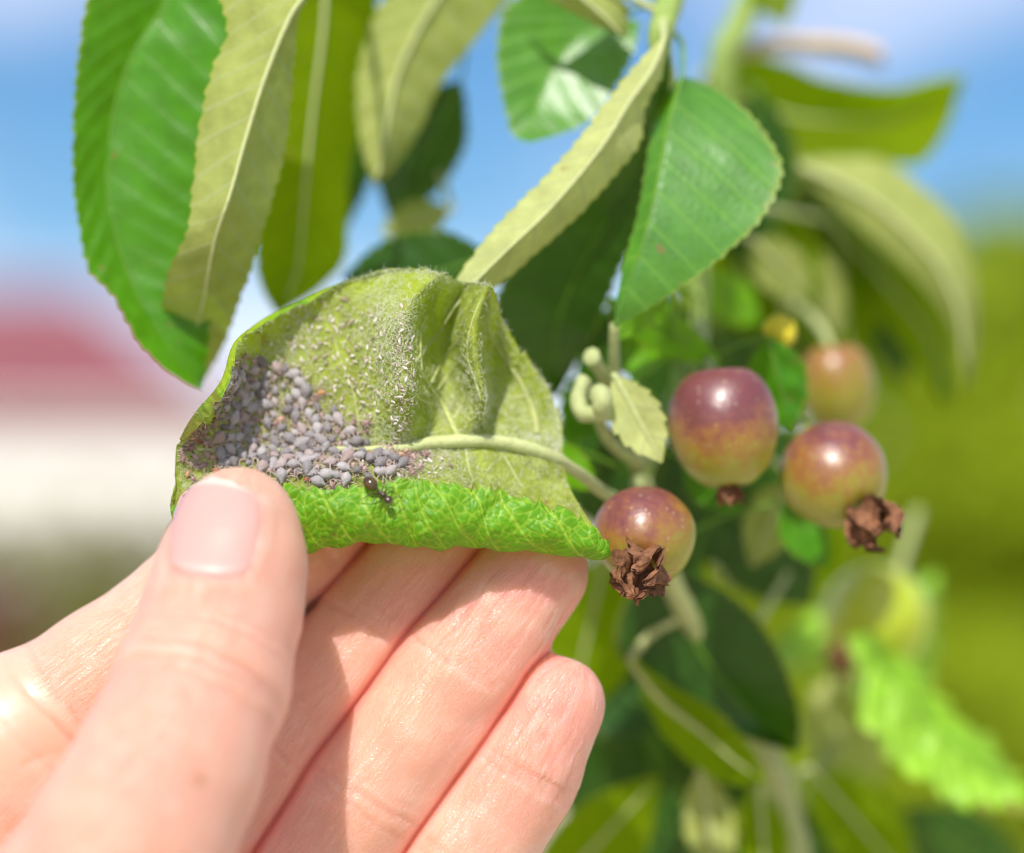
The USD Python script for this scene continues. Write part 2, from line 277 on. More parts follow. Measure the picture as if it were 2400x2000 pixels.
fl.part('flowers', leaf_cloud([(fb, (0.34, 0.25, 0.26)), (fb + [-0.35, 0, 0.05], (0.4, 0.3, 0.34))], 2200, 0.045, 3), M_PINK, smooth=False)
fl.part('foliage', leaf_cloud([(fb - [0.1, 0, 0.45], (0.5, 0.35, 0.5)), (fb - [0.1, 0, 0.9], (0.45, 0.35, 0.4))], 2500, 0.05, 4), M_HEDGE, smooth=False)
for k in range(3):
    fl.part('stem', tube([(fb[0] - 0.1 + 0.05 * k, fb[1], 0), (fb[0] - 0.2 + 0.12 * k, fb[1], fb[2] - 0.1)], 0.012, 6), M_TRUNK)

# ------------------------------------------------------------------ leaves
def serrate(x, period=2.6, amp=0.45):
    k = (x / period) % 1.0
    return amp * (k - 0.4)
def loft(Lp, Mp, Rp, n=110, m=27, teeth=0.75, ripple=0.32, seed=0, cup=0.0, upper=True):
    """leaf blade from its left margin, midrib and right margin, lists of (sheet x, sheet y, depth) from base to tip. Returns view-mm vertices, faces, lc, midline.
    upper: the upper face is the one turned to the viewer where left really lies left of right (base above tip or not is worked out)."""
    def curve(P):
        return spline(V(*np.array(P, float).T), n)
    A, M, B = curve(Lp), curve(Mp), curve(Rp)
    s = np.r_[0, np.cumsum(np.linalg.norm(np.diff(M, axis=0), axis=1))]
    env = np.clip(np.minimum(np.linspace(0, 12, n), np.linspace(5, 0, n)), 0, 1)
    for X, ph in ((A, 0.0), (B, 1.1)):
        out = X - M; w = np.linalg.norm(out, axis=1, keepdims=True) + 1e-9
        sx = np.r_[0, np.cumsum(np.linalg.norm(np.diff(X, axis=0), axis=1))]
        X += out / w * (serrate(sx + ph, amp=teeth) * env)[:, None] * np.minimum(w / 4, 1)
    t = np.linspace(-1, 1, m)[None, :, None]
    P = np.where(t < 0, M[:, None] + (A - M)[:, None] * (-t), M[:, None] + (B - M)[:, None] * t)
    du, dv = np.gradient(P, axis=0), np.gradient(P, axis=1)
    N = np.cross(du, dv); N /= np.linalg.norm(N, axis=2, keepdims=True) + 1e-9
    tt = np.abs(t[..., 0])
    wA, wB = np.linalg.norm(A - M, axis=1), np.linalg.norm(B - M, axis=1)
    ac = np.where(t[..., 0] < 0, -tt * wA[:, None], tt * wB[:, None])
    q = np.stack([np.broadcast_to(s[:, None], ac.shape), ac, np.broadcast_to(tt, ac.shape)], -1)
    bump = ripple * (np.sin((q[..., 0] - 0.75 * np.abs(ac)) * 2 * np.pi / 5.5) * np.minimum(tt * 2.5, 1) * 0.22 + 2.2 * (meshkit.fbm(P / 9.0, 3, seed) - 0.5))
    bump = bump + cup * np.sin(tt * np.pi)
    flip = N[..., 1].mean() > 0                # make the front face the one towards the viewer
    sign = -1 if flip else 1
    P = P + N * (sign * bump)[..., None]
    f = grid_faces(n, m, flip=flip != (not upper))
    return P.reshape(-1, 3), f, q.reshape(-1, 3), M
TWIGS = {}
def twig(thing, paths):
    TWIGS[thing.path] = np.vstack([np.asarray(p) for p in paths])
def add_leaf(thing, spec, mat, upper, d=None, seed=0, label=None, rib=0.55, rib_mat=None, petiole=None, name='leaf', **kw):
    v, f, q, M = loft(*spec, upper=upper, seed=seed, **kw)
    p = thing.part(name, (W(v), f), mat, attrs={'lc': q}, label=label)
    n = len(M); rr = np.linspace(rib, 0.12, n)
    off = np.zeros(3) if upper else np.array([0, -0.25, 0])
    path = M[:int(n * 0.94)] + off; rr = rr[:len(path)]
    if petiole is None and thing.path in TWIGS:
        tw = TWIGS[thing.path]; b0 = M[0]; q0 = tw[np.argmin(np.linalg.norm(tw - b0, axis=1))]; go = M[3] - M[0]; go /= np.linalg.norm(go) + 1e-9
        pe = spline(np.stack([q0, q0 * 0.45 + b0 * 0.55 - go * 1.5, b0]), 14); path = np.vstack([pe[:-1], path]); rr = np.r_[np.linspace(0.7, rib, 13), rr]
    if petiole is not None:
        pe = spline(V(*np.array(petiole, float).T), 14); path = np.vstack([pe[:-1], path]); rr = np.r_[np.linspace(rib * 1.5, rib, 13), rr]
    if upper: rr = rr * 0.55
    tv, tf = tube(path, rr, 8)
    thing.part('midrib', (W(tv), tf), rib_mat or (M_RIBUP if upper else M_MIDRIB), parent=p)
    return p
def D3(pts, d):
    """adds depth: a number, or (first, last)"""
    a, b_ = (d, d) if np.ndim(d) == 0 else d
    return [(x, y, a + (b_ - a) * i / (len(pts) - 1)) for i, (x, y) in enumerate(pts)]
def quick(base, tip, wl, wr, d, bend=0.0, fold=0.0):
    """a plain leaf from base to tip (sheet), half widths in sheet units to the left and right as seen, d depth at base and tip, fold raises the margins towards the viewer (mm)"""
    base, tip = np.array(base, float), np.array(tip, float); ax = tip - base; Ln = np.linalg.norm(ax); ax /= Ln; pr = np.array([-ax[1], ax[0]])
    u = np.array([0, 0.12, 0.28, 0.45, 0.62, 0.78, 0.9, 1.0]); sh = np.array([0.02, 0.45, 0.86, 1.0, 0.93, 0.66, 0.33, 0.01])
    mid = base + np.outer(u * Ln, ax) + np.outer(bend * np.sin(u * np.pi), pr)
    d0, d1 = (d, d) if np.ndim(d) == 0 else d
    dd = d0 + (d1 - d0) * u
    mk = lambda w, sg: [(m_[0] + sg * pr[0] * w * s_, m_[1] + sg * pr[1] * w * s_, z - fold * s_) for m_, s_, z in zip(mid, sh, dd)]
    a, c = mk(wl, 1), mk(wr, -1)
    return a, [(m_[0], m_[1], z) for m_, z in zip(mid, dd)], c

# --- branch carrying the two big leaves at the upper left
bl = Thing('apple_branch', 'apple branch with broad green hanging leaves at the upper left, beside the sky', 'branch', W(V(760, -380, 45)))
twig(bl, [spline(V(*np.array([(400, -420, 40), (760, -380, 45), (1150, -300, 60), (1500, -330, 75), (1750, -420, 85)]).T), 60)])
sv, sf = tube(spline(V(*np.array([(400, -420, 40), (760, -380, 45), (1150, -300, 60), (1500, -330, 75), (1750, -420, 85)]).T), 30), np.linspace(3.4, 2.4, 30), 12, lump=0.15)
bl.part('twig', (W(sv), sf), M_BARK)
add_leaf(bl, (D3([(300, -180), (205, 0), (176, 200), (170, 350), (183, 520), (206, 628), (262, 690), (335, 815), (475, 915)], (30, 24)),
              D3([(420, -180), (390, 0), (310, 130), (264, 280), (250, 420), (275, 560), (320, 690), (395, 810), (475, 915)], (36, 26)),
              D3([(620, -180), (610, 0), (570, 150), (545, 300), (525, 450), (505, 580), (495, 700), (490, 820), (475, 915)], (30, 30))),
         M_LEAF, True, seed=1, label='broad glossy green leaf at the far left with an uneven lower edge', ripple=0.45, petiole=[(640, -380, 44), (520, -300, 42), (425, -190, 36)])
add_leaf(bl, (D3([(560, -180), (515, -30), (532, 75), (500, 160), (470, 280), (450, 450), (443, 520), (392, 650), (385, 760), (470, 905)], (18, 16))[:6] + [(443, 520, 16), (392, 650, 22), (385, 760, 32), (470, 905, 42)],
              D3([(740, -180), (720, -30), (680, 40), (622, 180), (575, 330), (535, 470)], (18, 12)) + [(505, 560, 15), (480, 690, 24), (460, 800, 33), (470, 905, 42)],
              D3([(790, -180), (740, -30), (700, 40), (690, 140), (672, 330), (635, 480)], (22, 22)) + [(600, 590, 24), (560, 715, 31), (515, 830, 38), (471, 906, 42)]),
         M_LEAF, False, seed=2, label='pale felted underside leaf hanging over the broad green leaf', rib=0.5, petiole=[(760, -380, 45), (765, -290, 32), (742, -190, 19)])
add_leaf(bl, (D3([(700, -190), (650, 40), (625, 250), (600, 450), (600, 620), (645, 735)], (58, 66)), D3([(770, -190), (760, 40), (735, 250), (715, 450), (700, 620), (650, 735)], (58, 62)),
              D3([(900, -190), (880, 40), (850, 260), (815, 430), (812, 590), (655, 738)], (62, 74))), M_BACKLIT, False, seed=3, label='shaded olive leaf behind the pale hanging leaf', petiole=[(860, -365, 50), (800, -290, 56), (770, -200, 58)])
add_leaf(bl, (D3([(980, -120), (858, 90), (835, 210), (845, 330), (862, 400), (878, 434)], (62, 56)), D3([(1120, -120), (975, 80), (925, 200), (905, 310), (890, 390), (878, 434)], (62, 52)),
              D3([(1260, -90), (1110, 100), (1030, 200), (985, 300), (930, 390), (878, 434)], (66, 60))), M_LEAF, False, seed=4, label='pale green leaf underside with a pointed tip, top centre left', petiole=[(1250, -310, 66), (1190, -220, 64), (1125, -125, 62)])
add_leaf(bl, quick((1080, 190), (915, 520), 120, 80, (72, 84), fold=-4), M_SHADED, True, seed=5, petiole=[(1250, -310, 70), (1130, -60, 74), (1084, 186, 72)])
add_leaf(bl, quick((800, -120), (800, 560), 105, 110, (82, 92)), M_SHADED, True, seed=6, petiole=[(900, -360, 60), (800, -200, 75), (780, -65, 82)])
add_leaf(bl, quick((1150, 600), (800, 655), 105, 85, (55, 60), bend=-20), M_SHADED, True, seed=7, petiole=[(1400, 330, 74), (1290, 490, 64), (1152, 598, 55)])
add_leaf(bl, quick((1060, 490), (890, 545), 44, 44, (75, 80)), M_LEAF, False, seed=8, petiole=[(1000, 330, 86), (1040, 430, 80), (1060, 488, 76)])
add_leaf(bl, quick((600, -260), (700, 300), 130, 130, (95, 105)), M_BACKLIT, False, seed=9)

# --- front branch: the stem at the top, the leaves round it, the fruit spur
fb_ = Thing('apple_branch', 'light green apple shoot in the middle bearing the curled leaf and the young fruit', 'branch', W(V(1560, 60, 40)))
st = spline(V(*np.array([(1700, -420, 85), (1620, -180, 60), (1570, 0, 44), (1548, 100, 38), (1580, 260, 52), (1640, 500, 66), (1640, 760, 64), (1560, 980, 54), (1500, 1120, 48)]).T), 60)
twig(fb_, [st, spline(V(*np.array([(1500, 1120, 48), (1560, 1330, 55), (1700, 1600, 70), (1810, 1800, 78), (1900, 2150, 90), (1980, 2500, 100)]).T), 60)])
sv, sf = tube(st, np.interp(np.linspace(0, 1, 60), [0, .28, .36, .5, 1], [2.6, 2.4, 2.2, 1.6, 1.7]), 14, lump=0.12); fb_.part('twig', (W(sv), sf), M_STEM)
sv, sf = tube(spline(V(*np.array([(1500, 1120, 48), (1560, 1330, 55), (1700, 1600, 70), (1810, 1800, 78), (1900, 2150, 90), (1980, 2500, 100)]).T), 40), np.linspace(1.8, 3.4, 40), 14, lump=0.15); fb_.part('twig', (W(sv), sf), M_PETIOLE)
add_leaf(fb_, (D3([(1250, -20), (1178, 30), (1165, 130), (1180, 240), (1203, 318), (1240, 332)], (50, 40)), D3([(1450, 40), (1350, 95), (1290, 170), (1258, 250), (1245, 300), (1240, 332)], (54, 40)),
               D3([(1500, 50), (1485, 120), (1425, 230), (1375, 285), (1315, 312), (1241, 333)], (50, 40))), M_SHEEN, True, seed=11, label='glossy green leaf between the blue sky gap and the long pale leaf', petiole=[(1575, -10, 46), (1520, 10, 50), (1455, 38, 54)])
add_leaf(fb_, (D3([(1200, -90), (1255, -20), (1360, 40), (1462, 92)], 40), D3([(1280, -90), (1340, -25), (1410, 35), (1464, 92)], 37), D3([(1400, -120), (1440, -30), (1475, 30), (1468, 93)], 42)), M_LEAF, False, seed=12)
add_leaf(fb_, (D3([(1552, 90), (1492, 150), (1422, 240), (1352, 330), (1272, 420), (1192, 500), (1120, 582), (1060, 680), (1040, 760)], (26, 18)), D3([(1556, 92), (1530, 160), (1475, 240), (1420, 330), (1350, 420), (1270, 510), (1180, 595), (1090, 690), (1042, 760)], (26, 12)),
               D3([(1562, 95), (1553, 170), (1512, 258), (1500, 330), (1450, 402), (1362, 500), (1255, 595), (1130, 700), (1045, 762)], (28, 22))), M_YOUNG, False, seed=13, label='long narrow pale leaf lit by the sun, slanting down to the curled leaf', rib=0.5, petiole=[(1552, 40, 40), (1556, 70, 33), (1556, 94, 26)], ripple=0.2)
add_leaf(fb_, (D3([(1545, 130), (1490, 290), (1350, 480), (1190, 640), (1150, 760), (1200, 870), (1305, 937)], (26, 62)), D3([(1560, 130), (1530, 300), (1430, 500), (1335, 680), (1300, 800), (1300, 870), (1305, 937)], (30, 66)),
               D3([(1572, 130), (1560, 300), (1520, 480), (1450, 640), (1400, 760), (1352, 850), (1306, 938)], (30, 62))), M_SHADED, True, seed=14, label='dark green shaded leaf just behind the curled leaf', petiole=[(1552, 90, 38), (1558, 110, 34), (1560, 130, 30)])
add_leaf(fb_, ([(1592, 185, 34), (1532, 290, 30.5), (1512, 400, 27), (1490, 520, 24), (1455, 650, 22), (1440, 766, 21.3)],
               [(1600, 180, 31.5), (1568, 290, 27.5), (1545, 410, 23.5), (1512, 550, 20.8), (1468, 680, 20), (1440, 766, 21)],
               [(1625, 185, 36), (1758, 268, 32), (1832, 395, 27), (1800, 490, 24), (1712, 585, 22), (1572, 690, 21.2), (1441, 767, 21.2)]), M_SHEEN, True, seed=15, label='big glossy green leaf with a pale sheen right of centre', rib=0.6, petiole=[(1560, 60, 40), (1600, 110, 42), (1600, 178, 36)])
# small leaves and bits of the spur
add_leaf(fb_, quick((1440, 880), (1552, 1085), 62, 58, (22, 20), fold=2), M_YOUNG, False, seed=16, label='small pale mottled leaf left of the largest fruit', petiole=[(1500, 1000, 48), (1440, 920, 34), (1438, 878, 22)])
add_leaf(fb_, quick((1430, 700), (1690, 850), 55, 45, (34, 48)), M_YOUNG, True, seed=17, petiole=[(1600, 830, 60), (1440, 760, 44), (1428, 702, 34)])
add_leaf(fb_, quick((1560, 640), (1440, 800), 40, 45, (28, 30)), M_YOUNG, True, seed=18)
add_leaf(fb_, quick((1800, 790), (1850, 1010), 75, 70, (38, 40), fold=-3), M_LEAF, True, seed=19, label='dark crinkled leaf between the fruit', ripple=1.1, teeth=0.8)
yv = V(1828, 778, 42); s_ = ball(yv, 3.0, 3, (1.0, 0.8, 0.95)); s_ = (s_[0] + (meshkit.fbm(s_[0] / 2.5, 2, 5)[:, None] - 0.5) * 1.6, s_[1]); fb_.part('yellow_leaf_tip', (W(s_[0]), s_[1]), M_YELLOW, label='yellowed curled leaf tip above the fruit')
cp = spline(V(*np.array([(1370, 890, 24), (1355, 930, 22), (1372, 975, 20), (1408, 970, 19), (1412, 935, 18), (1395, 920, 19)]).T), 24)
cv, cf = tube(cp, np.linspace(1.2, 1.7, 24), 8, lump=0.3); fb_.part('curled_leaflet', (W(cv), cf), M_PETIOLE, label='tiny rolled leaflet beside the curled leaf stalk')
cv, cf = tube(spline(V(*np.array([(1440, 930, 40), (1415, 880, 32), (1395, 850, 27), (1384, 835, 25)]).T), 14), np.linspace(0.8, 1.6, 14), 8, lump=0.3); fb_.part('bud', (W(cv), cf), M_PETIOLE)
for k, (pp) in enumerate([[(1500, 1120, 48), (1470, 1000, 42), (1440, 880, 32), (1440, 760, 26)], [(1520, 1080, 50), (1420, 1020, 34), (1390, 900, 28)]]):
    cv, cf = tube(spline(V(*np.array(pp).T), 20), np.linspace(1.3, 0.8, 20), 8); fb_.part('petiole', (W(cv), cf), M_PETIOLE)
# leaves filling the depth of the spur
for (bs, tp, wl, wr, d, mt, up, sd) in [((1760, 1000), (1900, 1240), 120, 110, (92, 98), M_SHADED, True, 81), ((1640, 760), (1780, 1060), 110, 120, (96, 104), M_SHADED, True, 82), ((1330, 1380), (1420, 1640), 90, 110, (98, 104), M_BACKLIT, False, 83),
        ((1450, 1640), (1370, 1960), 120, 120, (108, 116), M_SHADED, True, 84), ((1600, 1500), (1740, 1900), 130, 120, (112, 120), M_SHADED, True, 85), ((1690, 420), (1760, 720), 100, 90, (108, 114), M_BACKLIT, False, 86), ((1800, 440), (1850, 820), 110, 100, (112, 118), M_BACKLIT, False, 87),
        ((1960, 520), (1990, 860), 90, 100, (126, 134), M_BACKLIT, False, 88), ((1520, 980), (1430, 1180), 80, 80, (50, 54), M_SHADED, True, 89), ((1940, 1180), (1820, 1420), 90, 100, (100, 108), M_BACKLIT, False, 90), ((1560, 690), (1350, 880), 70, 80, (52, 56), M_SHADED, True, 91), ((1420, 850), (1330, 1040), 60, 60, (44, 48), M_LEAF, True, 92), ((1570, 700), (1480, 900), 60, 50, (46, 44), M_YOUNG, True, 93), ((1600, 1080), (1740, 1200), 50, 50, (48, 46), M_LEAF, True, 94), ((1830, 1180), (1940, 1330), 50, 55, (54, 52), M_LEAF, True, 95), ((1760, 560), (1900, 700), 60, 60, (90, 96), M_LEAF, False, 96), ((1640, 640), (1780, 760), 55, 55, (84, 88), M_YOUNG, True, 97)]:
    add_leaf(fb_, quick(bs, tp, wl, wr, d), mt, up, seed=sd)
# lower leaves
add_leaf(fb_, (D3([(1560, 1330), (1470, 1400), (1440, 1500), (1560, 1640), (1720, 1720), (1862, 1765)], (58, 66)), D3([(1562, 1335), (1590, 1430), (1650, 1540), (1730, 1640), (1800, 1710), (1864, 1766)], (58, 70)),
               D3([(1565, 1330), (1690, 1380), (1790, 1470), (1850, 1590), (1875, 1700), (1866, 1767)], (58, 62))), M_SHADED, True, seed=21, label='dark green shaded leaf under the fruit with a pale midrib', rib=1.0, petiole=[(1545, 1280, 54), (1555, 1310, 56), (1562, 1335, 58)])
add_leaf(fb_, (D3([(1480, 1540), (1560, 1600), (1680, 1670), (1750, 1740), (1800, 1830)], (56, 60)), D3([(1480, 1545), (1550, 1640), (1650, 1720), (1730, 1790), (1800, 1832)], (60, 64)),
               D3([(1480, 1550), (1530, 1680), (1620, 1790), (1720, 1840), (1800, 1834)], (66, 70))), M_BACKLIT, False, seed=22, rib=0.8)
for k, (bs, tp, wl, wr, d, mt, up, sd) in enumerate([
        ((1240, 2150), (1545, 1820), 110, 95, (85, 80), M_BACKLIT, False, 31), ((1760, 2150), (1480, 1850), 120, 110, (95, 98), M_SHADED, True, 32),
        ((1420, 1300), (1330, 1700), 110, 120, (78, 84), M_BACKLIT, False, 33), ((1640, 1800), (1690, 2080), 60, 60, (72, 70), M_LEAF, False, 34),
        ((1900, 1800), (2140, 2080), 90, 70, (92, 98), M_BACKLIT, False, 35), ((1780, 1850), (1800, 2120), 55, 60, (76, 76), M_BACKLIT, False, 36),
        ((1560, 1700), (1400, 1560), 120, 120, (100, 108), M_SHADED, True, 37), ((1700, 1150), (1900, 1420), 120, 110, (80, 88), M_SHADED, True, 38),
        ((1560, 1060), (1740, 1330), 110, 130, (70, 78), M_SHADED, True, 39), ((1430, 1000), (1580, 1240), 130, 110, (66, 70), M_SHADED, True, 40),
        ((1500, 700), (1660, 1000), 110, 120, (74, 82), M_SHADED, True, 41), ((1320, 960), (1420, 1240), 70, 90, (58, 60), M_SHADED, True, 42),
        ((1450, 1240), (1640, 1420), 120, 120, (88, 92), M_SHADED, True, 43), ((1650, 1500), (1480, 1980), 170, 150, (120, 128), M_SHADED, True, 44),
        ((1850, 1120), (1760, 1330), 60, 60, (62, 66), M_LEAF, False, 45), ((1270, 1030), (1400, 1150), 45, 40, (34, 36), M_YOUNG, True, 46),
        ((1640, 1330), (1580, 1500), 50, 50, (66, 70), M_YOUNG, True, 47), ((1980, 1880), (1720, 2200), 90, 90, (104, 110), M_SHADED, True, 48)]):
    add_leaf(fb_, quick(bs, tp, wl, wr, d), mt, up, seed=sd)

# --- branch further back on the right
br = Thing('apple_branch', 'apple branch further back at the right with drooping shaded leaves', 'branch', W(V(1720, 100, 125)))
twig(br, [spline(V(*np.array([(1900, -300, 140), (1790, -60, 132), (1730, 60, 126), (1690, 150, 122), (1720, 320, 124), (1800, 600, 130), (1850, 900, 132)]).T), 60)])
sv, sf = tube(spline(V(*np.array([(1900, -300, 140), (1790, -60, 132), (1730, 60, 126), (1690, 150, 122), (1720, 320, 124), (1800, 600, 130), (1850, 900, 132)]).T), 40), np.linspace(3.2, 2.2, 40), 12, lump=0.15); br.part('twig', (W(sv), sf), M_STEM)
add_leaf(br, (D3([(1650, 180), (1780, 135), (1950, 190), (2090, 208), (2180, 188), (2258, 178)], 122), D3([(1650, 195), (1760, 240), (1900, 280), (2050, 285), (2160, 245), (2258, 180)], 128), D3([(1650, 210), (1700, 340), (1850, 375), (2000, 380), (2140, 388), (2260, 182)], 118)), M_BACKLIT, False, seed=51, label='dark olive leaf with a pointed tip against the grey sky, upper right')
add_leaf(br, (D3([(1640, 178), (1700, 120), (1830, 84), (1960, 86), (2066, 108)], 134), D3([(1642, 182), (1705, 136), (1834, 104), (1962, 106), (2068, 130)], 131), D3([(1646, 188), (1712, 156), (1840, 128), (1966, 134), (2070, 160)], 133)), simple('tan_leaf_back', (0.58, 0.42, 0.30), 0.7, 0.2, 120, 0.2), False, seed=52, label='tan curled leaf edge above the olive pointed leaf')
add_leaf(br, (D3([(1850, 390), (1960, 480), (2080, 590), (2180, 690), (2235, 790), (2262, 908)], (112, 112)), D3([(1850, 385), (2000, 445), (2120, 535), (2210, 640), (2255, 760), (2265, 908)], (112, 106)), D3([(1855, 375), (2030, 368), (2175, 450), (2262, 560), (2290, 720), (2268, 910)], (118, 116))), M_LEAF, False, seed=53, label='pale drooping leaf underside at the right', rib=0.9)
add_leaf(br, (D3([(1850, 420), (1930, 570), (2040, 710), (2130, 830), (2222, 962)], 130), D3([(1852, 415), (1970, 540), (2090, 680), (2180, 800), (2222, 962)], 126), D3([(1860, 408), (2010, 510), (2140, 640), (2230, 780), (2224, 964)], 132)), M_BACKLIT, False, seed=54)
for (bs, tp, wl, wr, d, mt, up, sd) in [((1800, 380), (1960, 900), 110, 110, (136, 144), M_BACKLIT, False, 55), ((1880, 560), (1965, 790), 55, 50, (118, 122), M_LEAF, False, 56), ((1700, 330), (1790, 830), 120, 120, (140, 148), M_BACKLIT, False, 57),
        ((1880, 430), (2110, 960), 110, 120, (150, 158), M_BACKLIT, False, 58), ((1620, 520), (1600, 740), 60, 60, (130, 134), M_BACKLIT, False, 59), ((1640, 560), (1720, 860), 70, 90, (120, 128), M_BACKLIT, False, 60),
        ((1780, -120), (1840, 60), 60, 60, (120, 122), M_BACKLIT, False, 61), ((1870, 700), (2000, 1060), 100, 100, (160, 165), M_BACKLIT, False, 62)]:
    add_leaf(br, quick(bs, tp, wl, wr, d), mt, up, seed=sd)
for (bs, tp, wl, wr, d, mt, up, sd) in [((1780, 210), (1720, 620), 90, 120, (100, 106), M_SHADED, True, 151), ((1900, 330), (1820, 760), 110, 100, (128, 134), M_SHADED, True, 152), ((1740, 520), (1640, 900), 110, 110, (118, 124), M_BACKLIT, False, 153), ((1850, 640), (1760, 960), 90, 90, (124, 130), M_SHADED, True, 154), ((2020, 480), (2120, 900), 80, 80, (140, 146), M_SHADED, True, 155), ((2000, 250), (1850, 470), 80, 90, (134, 138), M_SHADED, True, 156)]:
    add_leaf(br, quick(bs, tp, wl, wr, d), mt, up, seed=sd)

# --- lower right shoot with its own crumpled leaf
b3 = Thing('apple_branch', 'apple shoot further back at the lower right with a crumpled bright green leaf', 'branch', W(V(2000, 1900, 125)))
twig(b3, [spline(V(*np.array([(1850, 2500, 130), (1900, 2150, 128), (1900, 1900, 126), (1960, 1720, 128), (2030, 1560, 132)]).T), 60)])
sv, sf = tube(spline(V(*np.array([(1850, 2500, 130), (1900, 2150, 128), (1900, 1900, 126), (1960, 1720, 128), (2030, 1560, 132)]).T), 30), np.linspace(3.0, 1.6, 30), 10, lump=0.15); b3.part('twig', (W(sv), sf), M_PETIOLE)
add_leaf(b3, (D3([(1990, 1500), (2000, 1620), (2060, 1740), (2160, 1830), (2270, 1890), (2410, 1870)], 88), D3([(2040, 1480), (2080, 1580), (2170, 1680), (2260, 1760), (2330, 1820), (2412, 1858)], 98), D3([(2090, 1490), (2150, 1560), (2230, 1650), (2320, 1740), (2380, 1800), (2415, 1848)], 112)), M_CRUMPLE, True, seed=71, label='crumpled bright green curled leaf at the lower right', ripple=3.4, rib=0.7, cup=-2.0)
add_leaf(b3, (D3([(2200, 1340), (2080, 1370), (1950, 1410), (1850, 1480), (1800, 1560)], (146, 142)), D3([(2200, 1370), (2080, 1430), (1960, 1480), (1860, 1530), (1800, 1562)], (140, 138)), D3([(2190, 1440), (2090, 1520), (1980, 1560), (1880, 1580), (1802, 1564)], (150, 146))), M_CRUMPLE, True, seed=77, label='blurred yellow green leaf curled round the large blurred apple', ripple=1.4)
add_leaf(b3, (D3([(2140, 1400), (2080, 1500), (2050, 1600), (2040, 1700)], 140), D3([(2170, 1410), (2130, 1510), (2110, 1610), (2050, 1702)], 128), D3([(2200, 1420), (2190, 1520), (2180, 1620), (2060, 1703)], 138)), M_CRUMPLE, True, seed=78, ripple=1.8)
for (bs, tp, wl, wr, d, mt, up, sd) in [((2000, 1560), (1880, 1760), 50, 55, (120, 118), M_YOUNG, False, 72), ((1930, 1800), (2150, 2020), 60, 60, (122, 126), M_BACKLIT, False, 73), ((2100, 1900), (2420, 2120), 100, 110, (140, 150), M_SHADED, True, 74), ((1900, 1850), (1940, 2150), 60, 60, (118, 120), M_LEAF, False, 75), ((2050, 1650), (1960, 1950), 60, 70, (134, 140), M_YOUNG, False, 76)]:
    add_leaf(b3, quick(bs, tp, wl, wr, d), mt, up, seed=sd)

